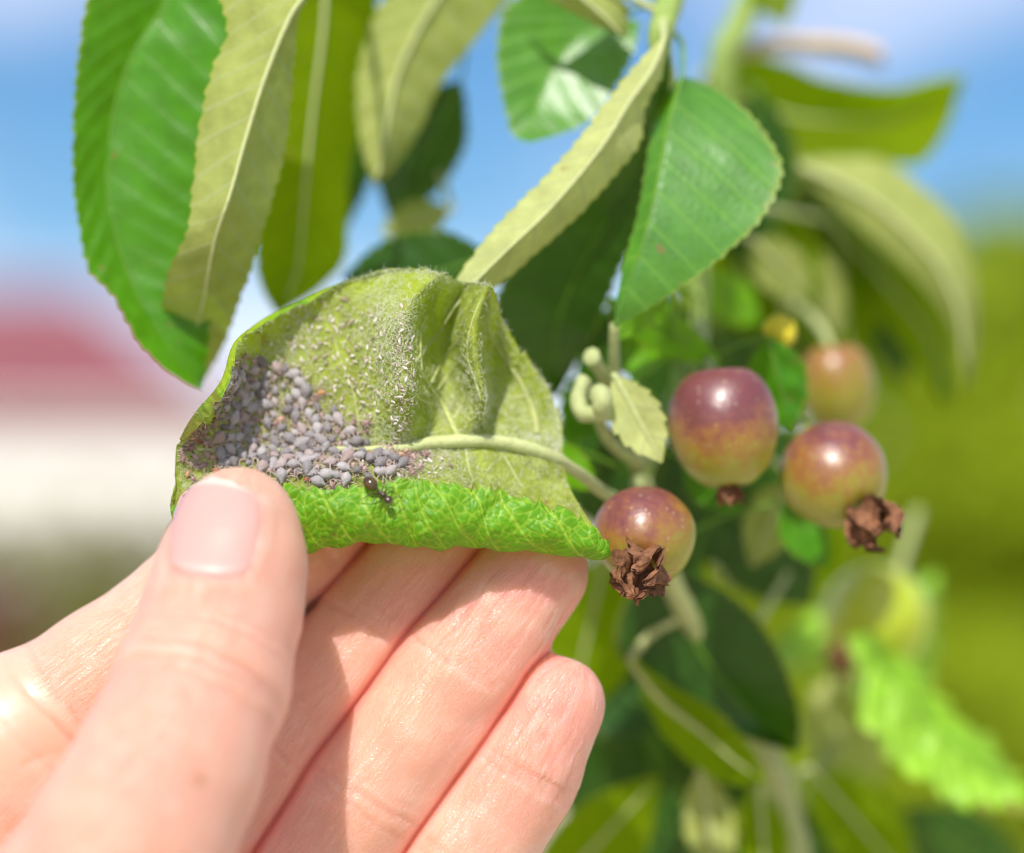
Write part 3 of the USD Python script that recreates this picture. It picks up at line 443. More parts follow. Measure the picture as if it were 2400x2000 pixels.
# ------------------------------------------------------------------ the curled leaf, a part of the front branch
ST = [  # margin curl, crest, wall 1, wall 2, midrib, inner lower, back of fold, fold, front, front margin
    [(1319, 1004, 18), (1318, 1010, 18), (1320, 1040, 17), (1322, 1066, 16), (1322, 1090, 15), (1335, 1140, 12), (1390, 1230, 8), (1429, 1306, 3), (1431, 1297, 2), (1428, 1288, 2)],
    [(1286, 912, 18), (1285, 920, 18), (1280, 975, 18), (1272, 1026, 16), (1258, 1058, 13), (1300, 1150, 11), (1350, 1260, 7), (1395, 1313, 1), (1404, 1290, -2), (1402, 1240, -1)],
    [(1222, 822, 17), (1220, 830, 17), (1208, 910, 18), (1190, 995, 15), (1180, 1040, 12), (1205, 1110, 11), (1230, 1230, 7), (1275, 1298, 0), (1288, 1255, -4), (1302, 1180, -2)],
    [(1173, 738, 15), (1172, 746, 15), (1150, 860, 20), (1142, 970, 17), (1125, 1034, 11), (1125, 1100, 9), (1140, 1220, 6), (1165, 1293, -1), (1172, 1240, -5), (1192, 1148, -3)],
    [(1152, 664, 6), (1148, 668, 7), (1112, 790, 4.5), (1134, 950, 6), (1090, 1034, 10), (1085, 1095, 8), (1090, 1215, 5), (1100, 1288, -2), (1105, 1225, -6), (1112, 1131, -4)],
    [(1082, 658, 12), (1080, 666, 13), (1035, 790, 17), (1048, 930, 15), (1010, 1042, 10), (1010, 1095, 7), (1010, 1205, 4), (1010, 1286, -3), (1010, 1215, -7), (1000, 1125, -5)],
    [(1012, 633, 8), (1010, 641, 8), (944, 760, 2.5), (954, 930, 3), (940, 1052, 8), (935, 1095, 6), (930, 1205, 3), (925, 1279, -4), (925, 1200, -7), (955, 1111, -6)],
    [(920, 628, 11), (920, 636, 12), (868, 770, 9), (868, 930, 9), (860, 1056, 9), (850, 1095, 6), (840, 1200, 3), (835, 1277, -4), (835, 1205, -7.5), (870, 1130, -6)],
    [(822, 654, 13), (820, 657, 14), (770, 780, 13.5), (770, 920, 12), (760, 1058, 9), (755, 1100, 6), (750, 1200, 3), (745, 1292, -3), (745, 1205, -7), (760, 1141, -6)],
    [(708, 718, 11), (700, 706, 13), (665, 820, 14), (660, 940, 13), (650, 1060, 10), (645, 1100, 7), (645, 1190, 4), (650, 1302, -1), (650, 1215, -6), (660, 1132, -5)],
    [(610, 768, 8), (600, 757, 9.5), (590, 850, 12), (575, 950, 12), (560, 1060, 9), (550, 1100, 7), (545, 1190, 4), (560, 1300, 0), (565, 1220, -4), (575, 1150, -4)],
    [(556, 812, 1), (546, 806, 2), (545, 890, 8), (520, 975, 9), (500, 1056, 8), (490, 1100, 7), (480, 1185, 4), (490, 1285, 1), (500, 1220, -3), (510, 1155, -3)],
    [(545, 900, 0), (522, 882, 1), (525, 930, 6), (492, 995, 8), (470, 1054, 7), (460, 1100, 6.5), (450, 1180, 4), (455, 1275, 1), (465, 1220, -2), (475, 1160, -2)],
    [(516, 948, 0), (473, 940, 1.5), (490, 975, 5), (465, 1018, 7), (440, 1052, 6.5), (435, 1095, 6), (428, 1170, 4.5), (430, 1250, 2), (440, 1215, 0), (450, 1165, -1)],
    [(474, 1000, 1), (440, 990, 2.5), (455, 1005, 5), (442, 1030, 6), (425, 1048, 6), (420, 1085, 5.5), (412, 1140, 5), (408, 1200, 3), (415, 1205, 1), (428, 1170, 0)],
    [(430, 1034, 3), (418, 1034, 4), (420, 1036, 5), (417, 1040, 5), (413, 1043, 5), (409, 1075, 5), (405, 1110, 4.5), (402, 1170, 3.5), (404, 1190, 3), (412, 1180, 2)]]
CT = V(*np.moveaxis(np.array(ST, float), -1, 0))
NU, NV = 620, 420
tu = np.r_[0, np.cumsum(np.linalg.norm(np.diff(CT[:, 4], axis=0), axis=1) ** 0.7)]; tu /= tu[-1]
tv_ = np.r_[0, np.cumsum(np.linalg.norm(np.diff(CT, axis=1), axis=2).mean(0) ** 0.7)]; tv_ /= tv_[-1]
uu, vv = np.linspace(0, 1, NU), np.linspace(0, 1, NV)
S0 = PchipInterpolator(tv_, PchipInterpolator(tu, CT, axis=0)(uu), axis=1)(vv)
S0 = np.stack([gaussian_filter(S0[..., k], (4.5, 6.0), mode='nearest') for k in range(3)], -1)
mmu = np.zeros((NU, NV)); mmu[1:] = np.cumsum(np.linalg.norm(np.diff(S0, axis=0), axis=2), 0)
mmv = np.zeros((NU, NV)); mmv[:, 1:] = np.cumsum(np.linalg.norm(np.diff(S0, axis=1), axis=2), 1)
iv_mid = int(np.searchsorted(vv, tv_[4])); mmv -= mmv[:, iv_mid:iv_mid + 1]
def normals(S):
    N = np.cross(np.gradient(S, axis=0), np.gradient(S, axis=1)); return N / (np.linalg.norm(N, axis=2, keepdims=True) + 1e-9)
N0 = normals(S0)                               # on the wall this points to the viewer: the lower (felted) face
mu_ = np.broadcast_to(mmu.mean(1, keepdims=True), mmu.shape)
# blisters between the side veins, quilting of the net of small veins, torn teeth along the margins
lat = 6.0; ph = (mu_ + 0.75 * np.abs(mmv)) / lat
cell = 0.5 - 0.5 * np.cos(2 * np.pi * ph)
q3 = np.stack([mu_, mmv, np.zeros_like(mu_)], -1)
from scipy.spatial import cKDTree
rg = np.random.default_rng(12)
sx_ = np.stack(np.meshgrid(np.arange(-4, mu_.max() + 4, 1.7), np.arange(mmv.min() - 3, mmv.max() + 3, 1.7), indexing='ij'), -1).reshape(-1, 2)
sx_ = sx_ + rg.uniform(-0.7, 0.7, sx_.shape)
dd_, _ = cKDTree(sx_).query(np.stack([mu_ + 0.5 * np.sin(mmv), mmv + 0.5 * np.sin(mu_ * 1.3)], -1).reshape(-1, 2), k=2)
edge = np.clip((dd_[:, 1] - dd_[:, 0]).reshape(NU, NV) / 0.9, 0, 1); quilt = np.sqrt(edge)
front = np.clip((vv - tv_[6]) / 0.06, 0, 1)[None, :]
U0 = np.linspace(0, 1, NU)[:, None]
midz = np.clip(np.abs(mmv) / 2.5, 0, 1)
disp = midz * (-(0.20 + 0.14 * front) * (cell - 0.5) - (0.06 + 0.075 * front * (0.5 + 0.9 * U0)) * (quilt - 0.6) - 1.3 * (0.5 + 0.5 * front) * (meshkit.fbm(q3 / 6.0, 2, 4) - 0.5) - 0.18 * front * (meshkit.fbm(q3 / 1.6, 2, 41) - 0.5))
S1 = S0 + N0 * disp[..., None]
eb = np.clip(1 - vv / 0.05, 0, 1)[None, :] ** 1.5; ee = np.clip(1 - (1 - vv) / 0.05, 0, 1)[None, :] ** 1.5
tooth = ((mu_ / 2.7 + 0.25 * np.sin(mu_ * 0.9)) % 1.0 - 0.45) + 0.8 * (meshkit.fbm(q3 / 2.0, 2, 9) - 0.5)
dV = np.gradient(S0, axis=1); dV /= np.linalg.norm(dV, axis=2, keepdims=True) + 1e-9
S1 = S1 + dV * (tooth * (1.15 * ee - 0.8 * eb) * np.clip(np.minimum(uu / 0.04, (1 - uu) / 0.04), 0, 1)[:, None])[..., None]
NS = normals(S1)
lc = np.stack([mu_, mmv, np.maximum(1 - np.minimum(vv, 1 - vv) / 0.12, 0)[None] * np.ones_like(mmv)], -1)
U_, V_ = np.meshgrid(uu, vv, indexing='ij')
spot = np.clip((U_ - 0.93) / 0.04, 0, 1) * np.clip(1.3 - np.abs(V_ - tv_[2]) / 0.25, 0, 1) + np.clip(1 - np.minimum(V_, 1 - V_) / 0.008, 0, 1) * (meshkit.fbm(q3 / 3.0, 2, 21) > 0.6) * 0.6
net_ = np.maximum(np.clip(1.25 - edge / 0.30, 0, 1) * 0.8, np.clip(1 - np.abs((ph % 1.0)) * lat / 0.35, 0, 1))
spot = np.clip(np.maximum(spot, 0.55 * np.clip((meshkit.fbm(q3 / 2.2, 3, 31) - 0.66) / 0.06, 0, 1) * (U_ > 0.7)), 0, 0.9)
painted_glow = np.clip(1 - V_ / (tv_[3] * 0.8), 0, 1) * np.clip((meshkit.fbm(q3 / 7.0, 3, 51) - 0.40) / 0.2, 0, 1) * (V_ > 0.01) * 0.9  # glow of light through the upper margin, painted into the base colour
cl = fb_.part('curled_leaf', (W(S1.reshape(-1, 3)), grid_faces(NU, NV, flip=True)), M_CURL, attrs={'lc': lc.reshape(-1, 3), 'spot': np.stack([spot.ravel(), net_.ravel(), painted_glow.ravel()], 1)}, label='curled apple leaf pinched by the fingers, its lower face covered with aphids')
def on_leaf(u, v, lift=0.0):
    i, j = np.clip(u, 0, 1) * (NU - 1), np.clip(v, 0, 1) * (NV - 1)
    i0, j0 = np.minimum(i.astype(int), NU - 2), np.minimum(j.astype(int), NV - 2); a, b_ = (i - i0)[..., None], (j - j0)[..., None]
    f = lambda A: A[i0, j0] * (1 - a) * (1 - b_) + A[i0 + 1, j0] * a * (1 - b_) + A[i0, j0 + 1] * (1 - a) * b_ + A[i0 + 1, j0 + 1] * a * b_
    n = f(NS); n /= np.linalg.norm(n, axis=-1, keepdims=True) + 1e-9
    return f(S1) + n * lift, n
# midrib with the stalk to the twig
um = np.linspace(0.0, 0.93, 70); mp, mn = on_leaf(um, np.full(70, tv_[4]), 0.35)
pet = spline(V(*np.array([(1505, 1190, 46), (1430, 1165, 34), (1385, 1130, 24), (1345, 1100, 18)]).T), 18)
path = np.vstack([pet, mp[2:]]); path = np.stack([gaussian_filter(path[:, k], 2.0, mode='nearest') for k in range(3)], -1)
mv, mf = tube(path, np.r_[np.full(18, 1.0), np.interp(um[2:], [0, 0.35, 0.55, 1], [1.15, 1.0, 0.45, 0.15])], 14, lump=0.12, seed=3)
fb_.part('midrib', (W(mv), mf), M_MIDRIB, parent=cl)
# side veins standing proud of the felted face
gu_, gv_ = np.meshgrid(np.linspace(0, 1, 300), np.linspace(tv_[1], tv_[6], 240), indexing='ij'); gu_, gv_ = gu_.ravel(), gv_.ravel()
gp_, gn_ = on_leaf(gu_, gv_); gx_, gy_ = sheet(gp_); see = gn_[:, 1] < 0.3
def under_at(x, y):
    i = np.argmin((gx_ - x) ** 2 + (gy_ - y) ** 2 + 1e6 * ~see); return gu_[i], gv_[i]
for k, (pts, r0) in enumerate([([(1078, 1030), (1040, 950), (1000, 890), (958, 828)], 0.58), ([(1258, 1022), (1248, 960), (1210, 880), (1165, 815), (1142, 760)], 0.55), ([(1135, 1010), (1128, 940), (1098, 850), (1105, 760), (1130, 700)], 0.30),
                              ([(1010, 900), (1040, 840), (1090, 780)], 0.26), ([(990, 870), (985, 800), (1000, 740)], 0.24), ([(1060, 985), (1090, 920), (1110, 880)], 0.26), ([(1040, 950), (1000, 945), (975, 930)], 0.2), ([(1020, 920), (1060, 870), (1085, 830)], 0.22), ([(970, 850), (1010, 800), (1050, 740), (1070, 700)], 0.22), ([(1230, 930), (1190, 930), (1165, 910)], 0.2), ([(1195, 860), (1180, 800), (1165, 770)], 0.2), ([(1250, 990), (1215, 985), (1180, 970)], 0.2), ([(1095, 1060), (1100, 1105), (1110, 1130)], 0.3), ([(1180, 1065), (1205, 1110), (1230, 1150)], 0.3), ([(840, 1010), (830, 930), (800, 850), (780, 780)], 0.16), ([(1215, 900), (1225, 870), (1220, 850)], 0.12)]):
    uv_ = np.array([under_at(*p) for p in pts]); uv_ = spline(np.c_[uv_, np.zeros(len(uv_))], 40)
    p_, n_ = on_leaf(uv_[:, 0], uv_[:, 1], 0.02); p_ = np.stack([gaussian_filter(p_[:, c], 2.0, mode='nearest') for c in range(3)], -1)
    a_, b_ = tube(p_, np.linspace(r0, 0.10, 40), 8, lump=0.15, seed=k); fb_.part('vein', (W(a_), b_), M_VEIN, parent=cl)
# woolly hair
rw = np.random.default_rng(77); nh = 52000
hu, hv = rw.uniform(0.02, 0.98, nh), rw.uniform(0.0, tv_[6] * 0.95, nh)
dens = 0.25 + 1.2 * np.clip(meshkit.fbm(np.stack([hu * 14, hv * 9, hu * 0], -1), 3, 6) - 0.35, 0, 1) * 2
pz_, _ = on_leaf(hu, hv); hxs, hys = sheet(pz_); dens = dens * np.where(hxs < 880, 0.22, np.where(hxs > 965, 0.30, 0.6)) + 0.9 * np.exp(-((hxs - 905) / 50) ** 2 - ((hys - 740) / 90) ** 2) + 0.5 * np.exp(-((hxs - 1080) / 90) ** 2 - ((hys - 930) / 60) ** 2) + 0.6 * np.exp(-((hxs - 830) / 90) ** 2 - ((hys - 1010) / 35) ** 2)
keep = rw.uniform(size=nh) < dens; hu, hv = hu[keep], hv[keep]; nh = len(hu)
p0, n0 = on_leaf(hu, hv, 0.0)
tt_ = rw.normal(size=(nh, 3)); tt_ -= n0 * (tt_ * n0).sum(1, keepdims=True); tt_ /= np.linalg.norm(tt_, axis=1, keepdims=True); bt = np.cross(n0, tt_)
ln = rw.uniform(0.5, 1.4, nh)[:, None]; cu = rw.uniform(-1, 1, (nh, 1))
hp = np.stack([p0, p0 + n0 * 0.22 + tt_ * ln * 0.33, p0 + n0 * 0.34 + tt_ * ln * 0.66 + bt * cu * 0.3 * ln, p0 + n0 * 0.28 + tt_ * ln * 0.85 + bt * cu * 0.65 * ln], 1)
fb_.curves('wool', W(hp.reshape(-1, 3)), np.full(nh, 4), np.tile([3.2e-5, 3e-5, 2.4e-5, 1.2e-5], nh), M_WOOL, parent=cl, kind='stuff')

# ------------------------------------------------------------------ young apples
usdkit.material(stage, L + 'apple_skin', {
    'at': ('attribute', {'attribute': 'blush'}), 'sx': ('separate_xyz', {}), 'tc': ('texture_coordinate', {}),
    'n1': ('noise_texture', {'scale': 700.0, 'detail': 5.0, 'roughness': 0.7}), 'ma': ('math', {'math_type': 'multiply_add', 'value2': 0.55}),
    'rp': ('rgb_ramp', {'ramp': [(0.30, (0.17, 0.22, 0.02)), (0.55, (0.27, 0.24, 0.02)), (0.74, (0.29, 0.14, 0.03)), (0.92, (0.22, 0.07, 0.045)), (1.0, (0.16, 0.045, 0.045))]}),
    'vo': ('voronoi_texture', {'feature': 'f1', 'scale': 640.0}), 'vd': ('map_range', {'from_min': 0.10, 'from_max': 0.22, 'to_min': 0.6, 'to_max': 0.0, 'clamp': True}), 'dm': ('mix_color', {'b': (0.40, 0.30, 0.14)}),
    'n2': ('noise_texture', {'scale': 190.0, 'detail': 4.0, 'roughness': 0.7}), 'm2': ('math', {'math_type': 'multiply_add', 'value2': 0.5}),
    'bu': ('bump', {'strength': 0.6, 'distance': 0.0002}), 'p': ('principled_bsdf', {'roughness': 0.33, 'specular_ior_level': 0.6, 'subsurface_weight': 0.25, 'subsurface_scale': 0.001, 'coat_weight': 0.15, 'coat_roughness': 0.2})},
    [('at.vector', 'sx.vector'), ('tc.object', 'n1.vector'), ('n1.fac', 'ma.value1'), ('sx.x', 'ma.value3'), ('tc.object', 'n2.vector'), ('n2.fac', 'm2.value1'), ('ma.value', 'm2.value3'), ('m2.value', 'rp.fac'), ('tc.object', 'vo.vector'), ('vo.distance', 'vd.value'), ('vd.result', 'dm.fac'), ('rp.color', 'dm.a'), ('dm.result', 'p.base_color'), ('n1.fac', 'bu.height'), ('bu.normal', 'p.normal')], surface='p.BSDF')
usdkit.material(stage, L + 'green_apple_skin', {
    'tc': ('texture_coordinate', {}), 'n1': ('noise_texture', {'scale': 300.0, 'detail': 4.0}), 'rp': ('rgb_ramp', {'ramp': [(0.3, (0.36, 0.46, 0.02)), (0.7, (0.46, 0.54, 0.03))]}),
    'p': ('principled_bsdf', {'roughness': 0.22, 'specular_ior_level': 0.6, 'subsurface_weight': 0.3, 'subsurface_scale': 0.002})},
    [('tc.object', 'n1.vector'), ('n1.fac', 'rp.fac'), ('rp.color', 'p.base_color')], surface='p.BSDF')
def apple(label, c, r, h, axis, blush_gain, blush_off, stalk, calyx, mat=L + 'apple_skin', seed=0):
    """c sheet x, y, depth; r radius and h half height in mm; axis points from stalk to calyx (view mm); calyx: number and size of the dried sepals"""
    C = V(*c); ax = np.array(axis, float); ax /= np.linalg.norm(ax); e1 = np.cross(ax, [0.2, 0.9, 0.1]); e1 /= np.linalg.norm(e1); e2 = np.cross(ax, e1)
    n, m = 48, 64; th = np.linspace(0, np.pi, n)[:, None]; ph = np.linspace(0, 2 * np.pi, m, endpoint=False)[None]
    rad = r * np.sin(th) ** 0.88 * (1 - 0.12 * np.clip((th - 1.5) / 1.6, 0, 1)) * (0.97 + 0.07 * meshkit.noise(np.stack([np.cos(ph) * np.sin(th) * 1.6 + seed, np.sin(ph) * np.sin(th) * 1.6, np.cos(th) * 1.6 + 0 * ph], -1), seed)) * (1 + 0.03 * np.cos(5 * ph) * np.clip((th - 1.6) / 1.5, 0, 1) + 0.02 * np.sin(2 * ph + seed))
    zz = -h * np.cos(th) * np.ones_like(ph)
    zz = zz + 0.35 * h * np.exp(-(th / 0.30) ** 2) - 0.12 * h * np.exp(-((np.pi - th) / 0.22) ** 2)
    v = C + rad[..., None] * (np.cos(ph)[..., None] * e1 + np.sin(ph)[..., None] * e2) + zz[..., None] * ax
    nn = (v - C) / r
    up = nn @ (np.array([SUN[0], 0.75 * SUN[1], SUN[2] + 0.25])); blush = blush_off - 0.22 + blush_gain * up + 0.12 * (meshkit.fbm(nn * 3 + seed, 3) - 0.5)
    v = v.reshape(-1, 3); i = np.arange(n * m).reshape(n, m); j = np.roll(i, -1, 1)
    f = np.vstack([np.stack([i[:-1].ravel(), j[:-1].ravel(), j[1:].ravel()], 1), np.stack([i[:-1].ravel(), j[1:].ravel(), i[1:].ravel()], 1)])
    tm = trimesh.Trimesh(v, f, process=False)
    if tm.volume < 0: f = f[:, ::-1]
    t = Thing('young_apple', label, 'apple', W(C - ax * h))
    t.part('flesh', (W(v), f), mat, attrs={'blush': np.clip(blush, 0, 1).ravel()})
    top = C - ax * h * 0.66
    sp = spline(np.vstack([top, V(*np.array(stalk, float).T)]), 16); a, b_ = tube(sp, np.linspace(0.75, 1.0, 16), 8); t.part('stalk', (W(a), b_), M_PETIOLE)
    if calyx:
        k, size = calyx; r_ = np.random.default_rng(seed + 5); bot = C + ax * h * 0.93
        for q in range(k):
            an = 2 * np.pi * q / k + r_.uniform(-0.4, 0.4); o = np.cos(an) * e1 + np.sin(an) * e2; side = np.cross(ax, o)
            g_ = np.linspace(0, 1, 16)[:, None]; w = np.linspace(-1, 1, 9)[None]
            cen = bot + o * 1.0 + (ax * size)[None, None] * g_[..., None] + o * (size * 0.22 * np.sin(g_ * 2.2 + r_.uniform(-0.6, 0.6)))[..., None]
            wid = size * 0.29 * np.sin(np.pi * np.clip(g_ * 0.86 + 0.14, 0, 1)) + 0.15
            pp = cen + side * (w * wid)[..., None] + o * (0.6 * w * w * wid)[..., None]
            pp = pp + (np.stack([meshkit.fbm(pp / (size * 0.16) + 11 * z_, 3, seed + q) for z_ in range(3)], -1) - 0.5) * size * 0.34 * (0.3 + g_[..., None])
            inner = pp + side * 0.0 - o * 0.35
            vv_ = np.vstack([pp.reshape(-1, 3), inner.reshape(-1, 3)]); ff = grid_faces(16, 9); ff = np.vstack([ff, ff[:, ::-1] + 144])
            t.part('sepal', (W(vv_), ff), M_DRY, smooth=35)
    return t
apple('largest young apple, red brown with a white highlight, right of the small pale leaf', (1696, 1000, 27), 8.8, 10.4, (0.08, -0.12, -1), 0.42, 0.40, [(1660, 850, 46), (1640, 760, 62)], (4, 3.2), seed=1)
apple('red topped young apple at the right with a brown dried calyx pointing down', (1955, 1115, 32), 8.6, 9.0, (0.42, -0.66, -0.60), 0.42, 0.22, [(1850, 960, 52), (1660, 900, 62)], (5, 8.5), seed=2)
apple('lowest red and green young apple beside the curled leaf end, with a ragged dried calyx', (1512, 1258, 16), 7.9, 8.2, (-0.12, -0.90, -0.40), 0.45, 0.22, [(1500, 1150, 36), (1505, 1120, 48)], (5, 8.5), seed=3)
apple('blurred yellowish young apple behind the right hand fruit', (1962, 905, 80), 7.0, 8.4, (0.1, 0.0, -1), 0.25, 0.18, [(1930, 780, 84), (1840, 700, 120)], None, seed=4)
apple('large blurred yellow green apple at the lower right with a sun glint', (2050, 1450, 118), 10.5, 10.5, (-0.5, -0.5, -0.5), 0, 0, [(2110, 1330, 128), (2150, 1200, 140)], (4, 6.0), mat=L + 'green_apple_skin', seed=5)

# ------------------------------------------------------------------ the hand
def skin_material(name, bump=0.00024):
    usdkit.material(stage, L + name, {
        'fc': ('attribute', {'attribute': 'fc'}), 'col': ('attribute', {'attribute': 'tone'}), 'tc': ('texture_coordinate', {}),
        'm1': ('mapping', {'scale': (0.22, 2.6, 1.0)}), 'n1': ('noise_texture', {'scale': 1.0, 'detail': 4.0, 'roughness': 0.65, 'distortion': 0.6}),
        'm2': ('mapping', {'scale': (2.2, 0.3, 1.0)}), 'n2': ('noise_texture', {'scale': 1.0, 'detail': 3.0, 'roughness': 0.6, 'distortion': 0.8}),
        'vo': ('voronoi_texture', {'feature': 'distance_to_edge', 'scale': 1500.0}), 'vr': ('map_range', {'from_min': 0.0, 'from_max': 0.25, 'to_min': 0.0, 'to_max': 0.30, 'clamp': True}),
        'n3': ('noise_texture', {'scale': 90.0, 'detail': 3.0, 'roughness': 0.55}), 'nr': ('map_range', {'from_min': 0.35, 'from_max': 0.7, 'to_min': 0.0, 'to_max': 0.35, 'clamp': True}),
        'cm': ('mix_color', {'b': (0.72, 0.36, 0.27)}),
        'r1': ('map_range', {'from_min': 0.30, 'from_max': 0.5, 'to_min': 0.0, 'to_max': 1.0, 'clamp': True}), 'a1': ('math', {'math_type': 'multiply_add', 'value2': 0.45}), 'a2': ('math', {'math_type': 'add'}), 'ca': ('attribute', {'attribute': 'calm'}), 'cs': ('separate_xyz', {}), 'a3': ('math', {'math_type': 'multiply'}),
        'bu': ('bump', {'strength': 0.8, 'distance': bump}),
        'p': ('principled_bsdf', {'subsurface_method': 'random_walk_skin', 'subsurface_weight': 1.0, 'subsurface_scale': 0.0055, 'subsurface_radius': (1.0, 0.32, 0.15), 'roughness': 0.40, 'specular_ior_level': 0.5})},
        [('fc.vector', 'm1.vector'), ('m1.vector', 'n1.vector'), ('fc.vector', 'm2.vector'), ('m2.vector', 'n2.vector'), ('tc.object', 'vo.vector'), ('vo.distance', 'vr.value'),
         ('n1.fac', 'r1.value'), ('n2.fac', 'a1.value1'), ('r1.result', 'a1.value3'), ('a1.value', 'a2.value1'), ('vr.result', 'a2.value2'), ('ca.vector', 'cs.vector'), ('cs.x', 'a3.value1'), ('a2.value', 'a3.value2'), ('a3.value', 'bu.height'), ('bu.normal', 'p.normal'),
         ('tc.object', 'n3.vector'), ('n3.fac', 'nr.value'), ('nr.result', 'cm.fac'), ('col.vector', 'cm.a'), ('cm.result', 'p.base_color')], surface='p.BSDF')
    return L + name
M_SKIN = skin_material('skin')
usdkit.material(stage, L + 'fingernail', {
    'fc': ('attribute', {'attribute': 'fc'}), 'col': ('attribute', {'attribute': 'tone'}), 'm1': ('mapping', {'scale': (0.05, 2.2, 1.0)}), 'n1': ('noise_texture', {'scale': 1.0, 'detail': 3.0}),
    'bu': ('bump', {'strength': 0.6, 'distance': 0.00012}),
    'p': ('principled_bsdf', {'subsurface_weight': 0.0, 'roughness': 0.34, 'specular_ior_level': 0.4})},
    [('fc.vector', 'm1.vector'), ('m1.vector', 'n1.vector'), ('n1.fac', 'bu.height'), ('bu.normal', 'p.normal'), ('col.vector', 'p.base_color')], surface='p.BSDF')

FING = {  # chains of (sheet x, sheet y, depth, radius mm) from the knuckle to the tip
    'index': [(20, 1765, 8, 12.2), (250, 1592, 11, 11.0), (465, 1428, 15, 10.5), (705, 1266, 19.5, 10.0), (850, 1125, 20, 8.6)],
    'middle': [(230, 2200, 6, 12.4), (470, 2005, 9, 11.4), (662, 1772, 13, 10.5), (874, 1490, 17, 10.2), (1068, 1238, 19, 9.2)],
    'ring': [(520, 2320, 6, 11.8), (700, 2080, 7, 10.6), (862, 1855, 8, 10.0), (1085, 1565, 9.5, 9.35), (1258, 1338, 11.5, 8.3)],
    'little': [(818, 2440, 9, 10.8), (962, 2230, 8.5, 10.4), (1084, 2022, 9, 10.0), (1219, 1812, 9.5, 8.9), (1309, 1648, 9.5, 7.4)],
}
THUMB = [(-150, 2560, -22, 17), (120, 2260, -42, 15), (300, 1990, -40, 13.6), (395, 1800, -34, 12.6), (472, 1600, -26, 12.0), (520, 1440, -19, 11.0), (548, 1320, -14.5, 10.2), (556, 1236, -11.5, 8.9)]
PALM = [[(20, 1765, 8, 12.5), (-420, 2380, 4, 16)], [(230, 2200, 6, 12.5), (-330, 2560, 4, 17)], [(520, 2320, 6, 12), (-200, 2750, 4, 17)], [(830, 2440, 8, 11), (0, 2850, 4, 16)], [(20, 1765, 8, 12), (230, 2200, 6, 12)], [(230, 2200, 6, 12), (520, 2320, 6, 12)], [(520, 2320, 6, 12), (830, 2440, 8, 11)],
        [(-420, 2380, 4, 16), (0, 2850, 4, 16)], [(-420, 2380, 2, 17), (-150, 2560, -18, 17)], [(-150, 2560, -20, 17), (0, 2850, 2, 16)], [(-300, 2700, 4, 18), (-700, 3150, 6, 19)], [(-100, 2850, 4, 17), (-560, 3250, 6, 18)], [(-220, 2330, -8, 12), (100, 2180, -30, 11)]]
WEB = [[(880, 2080, 9, 8), (1010, 1905, 9.4, 7.6), (1120, 1740, 9.6, 7.0), (1215, 1600, 11, 5.4)], [(560, 2070, 12, 8), (762, 1815, 14.5, 7.2), (980, 1530, 17, 6.6), (1160, 1300, 19, 5.6)], [(350, 1850, 14, 8), (565, 1600, 17, 7.2), (790, 1380, 22, 6.8), (950, 1190, 23, 6)]]   # flesh where neighbouring fingers press together
def ch(c):
    a = np.array(c, float); return V(a[:, 0], a[:, 1], a[:, 2]), a[:, 3]
HS = 0.9
lo = np.array([-150.0, -62.0, -150.0]); hi = np.array([22.0, 40.0, 20.0]); FADE = 3.2; dim = np.ceil((hi - lo) / HS).astype(int)
def smin(a, b_, k):
    h = np.clip(0.5 + 0.5 * (b_ - a) / k, 0, 1); return b_ * (1 - h) + a * h - k * h * (1 - h)
def cone(P, a, b_, ra, rb):
    d = b_ - a; t = np.clip(((P - a) @ d) / (d @ d), 0, 1)
    return np.linalg.norm(P - a - t[..., None] * d, axis=-1) - (ra + (rb - ra) * t)
def chain_sdf(P, c, k=2.5):
    p, r = ch(c); out = None
    for i in range(len(p) - 1):
        e = cone(P, p[i], p[i + 1], r[i], r[i + 1]); out = e if out is None else smin(out, e, k)
    return out
def palm_sdf(P):
    out = None
    for c in PALM:
        e = chain_sdf(P, c); out = e if out is None else smin(out, e, 9.0)
    return out
# nail outline on the sheet: base corners, sides, tip
NAIL_C = np.array([505.0, 1235.0])
def nail_xy(a, b_):
    """a: -1..1 across, b: 0 base .. 1 free edge -> sheet coordinates"""
    base = np.array([486.0, 1352.0]); tip = np.array([516.0, 1126.0])
    wl = np.interp(b_, [0, 0.1, 0.3, 0.6, 0.8, 0.92, 1.0], [86, 92, 97, 99, 88, 62, 22]); wr = np.interp(b_, [0, 0.1, 0.3, 0.6, 0.8, 0.92, 1.0], [92, 102, 108, 108, 98, 74, 36])
    x = base[0] + (tip[0] - base[0]) * b_ + np.where(a < 0, a * wl, a * wr); y = base[1] + (tip[1] - base[1]) * b_ + 12 * (1 - b_) * (-(a ** 2)) + 8 * a
    return x, y
def hand_sdf(P):
    thumb = chain_sdf(P, THUMB, 3.0)
    # a flatter thumb tip: press the pad and the back of the last joint
    fing = [chain_sdf(P, c, 2.5) for c in FING.values()]
    out = fing[0]
    for e, kk in zip(fing[1:], (1.0, 1.0, 1.2)): out = smin(out, e, kk)
    for c in WEB: out = smin(out, chain_sdf(P, c, 2.5), 1.2)
    out = smin(out, palm_sdf(P), 5.0)
    return smin(out, thumb, 1.2)
ax_ = [lo[k] + HS * np.arange(dim[k]) for k in range(3)]
F = np.empty(dim, np.float32)
for i0 in range(0, dim[0], 24):
    G = np.stack(np.meshgrid(ax_[0][i0:i0 + 24], ax_[1], ax_[2], indexing='ij'), -1); F[i0:i0 + 24] = hand_sdf(G)
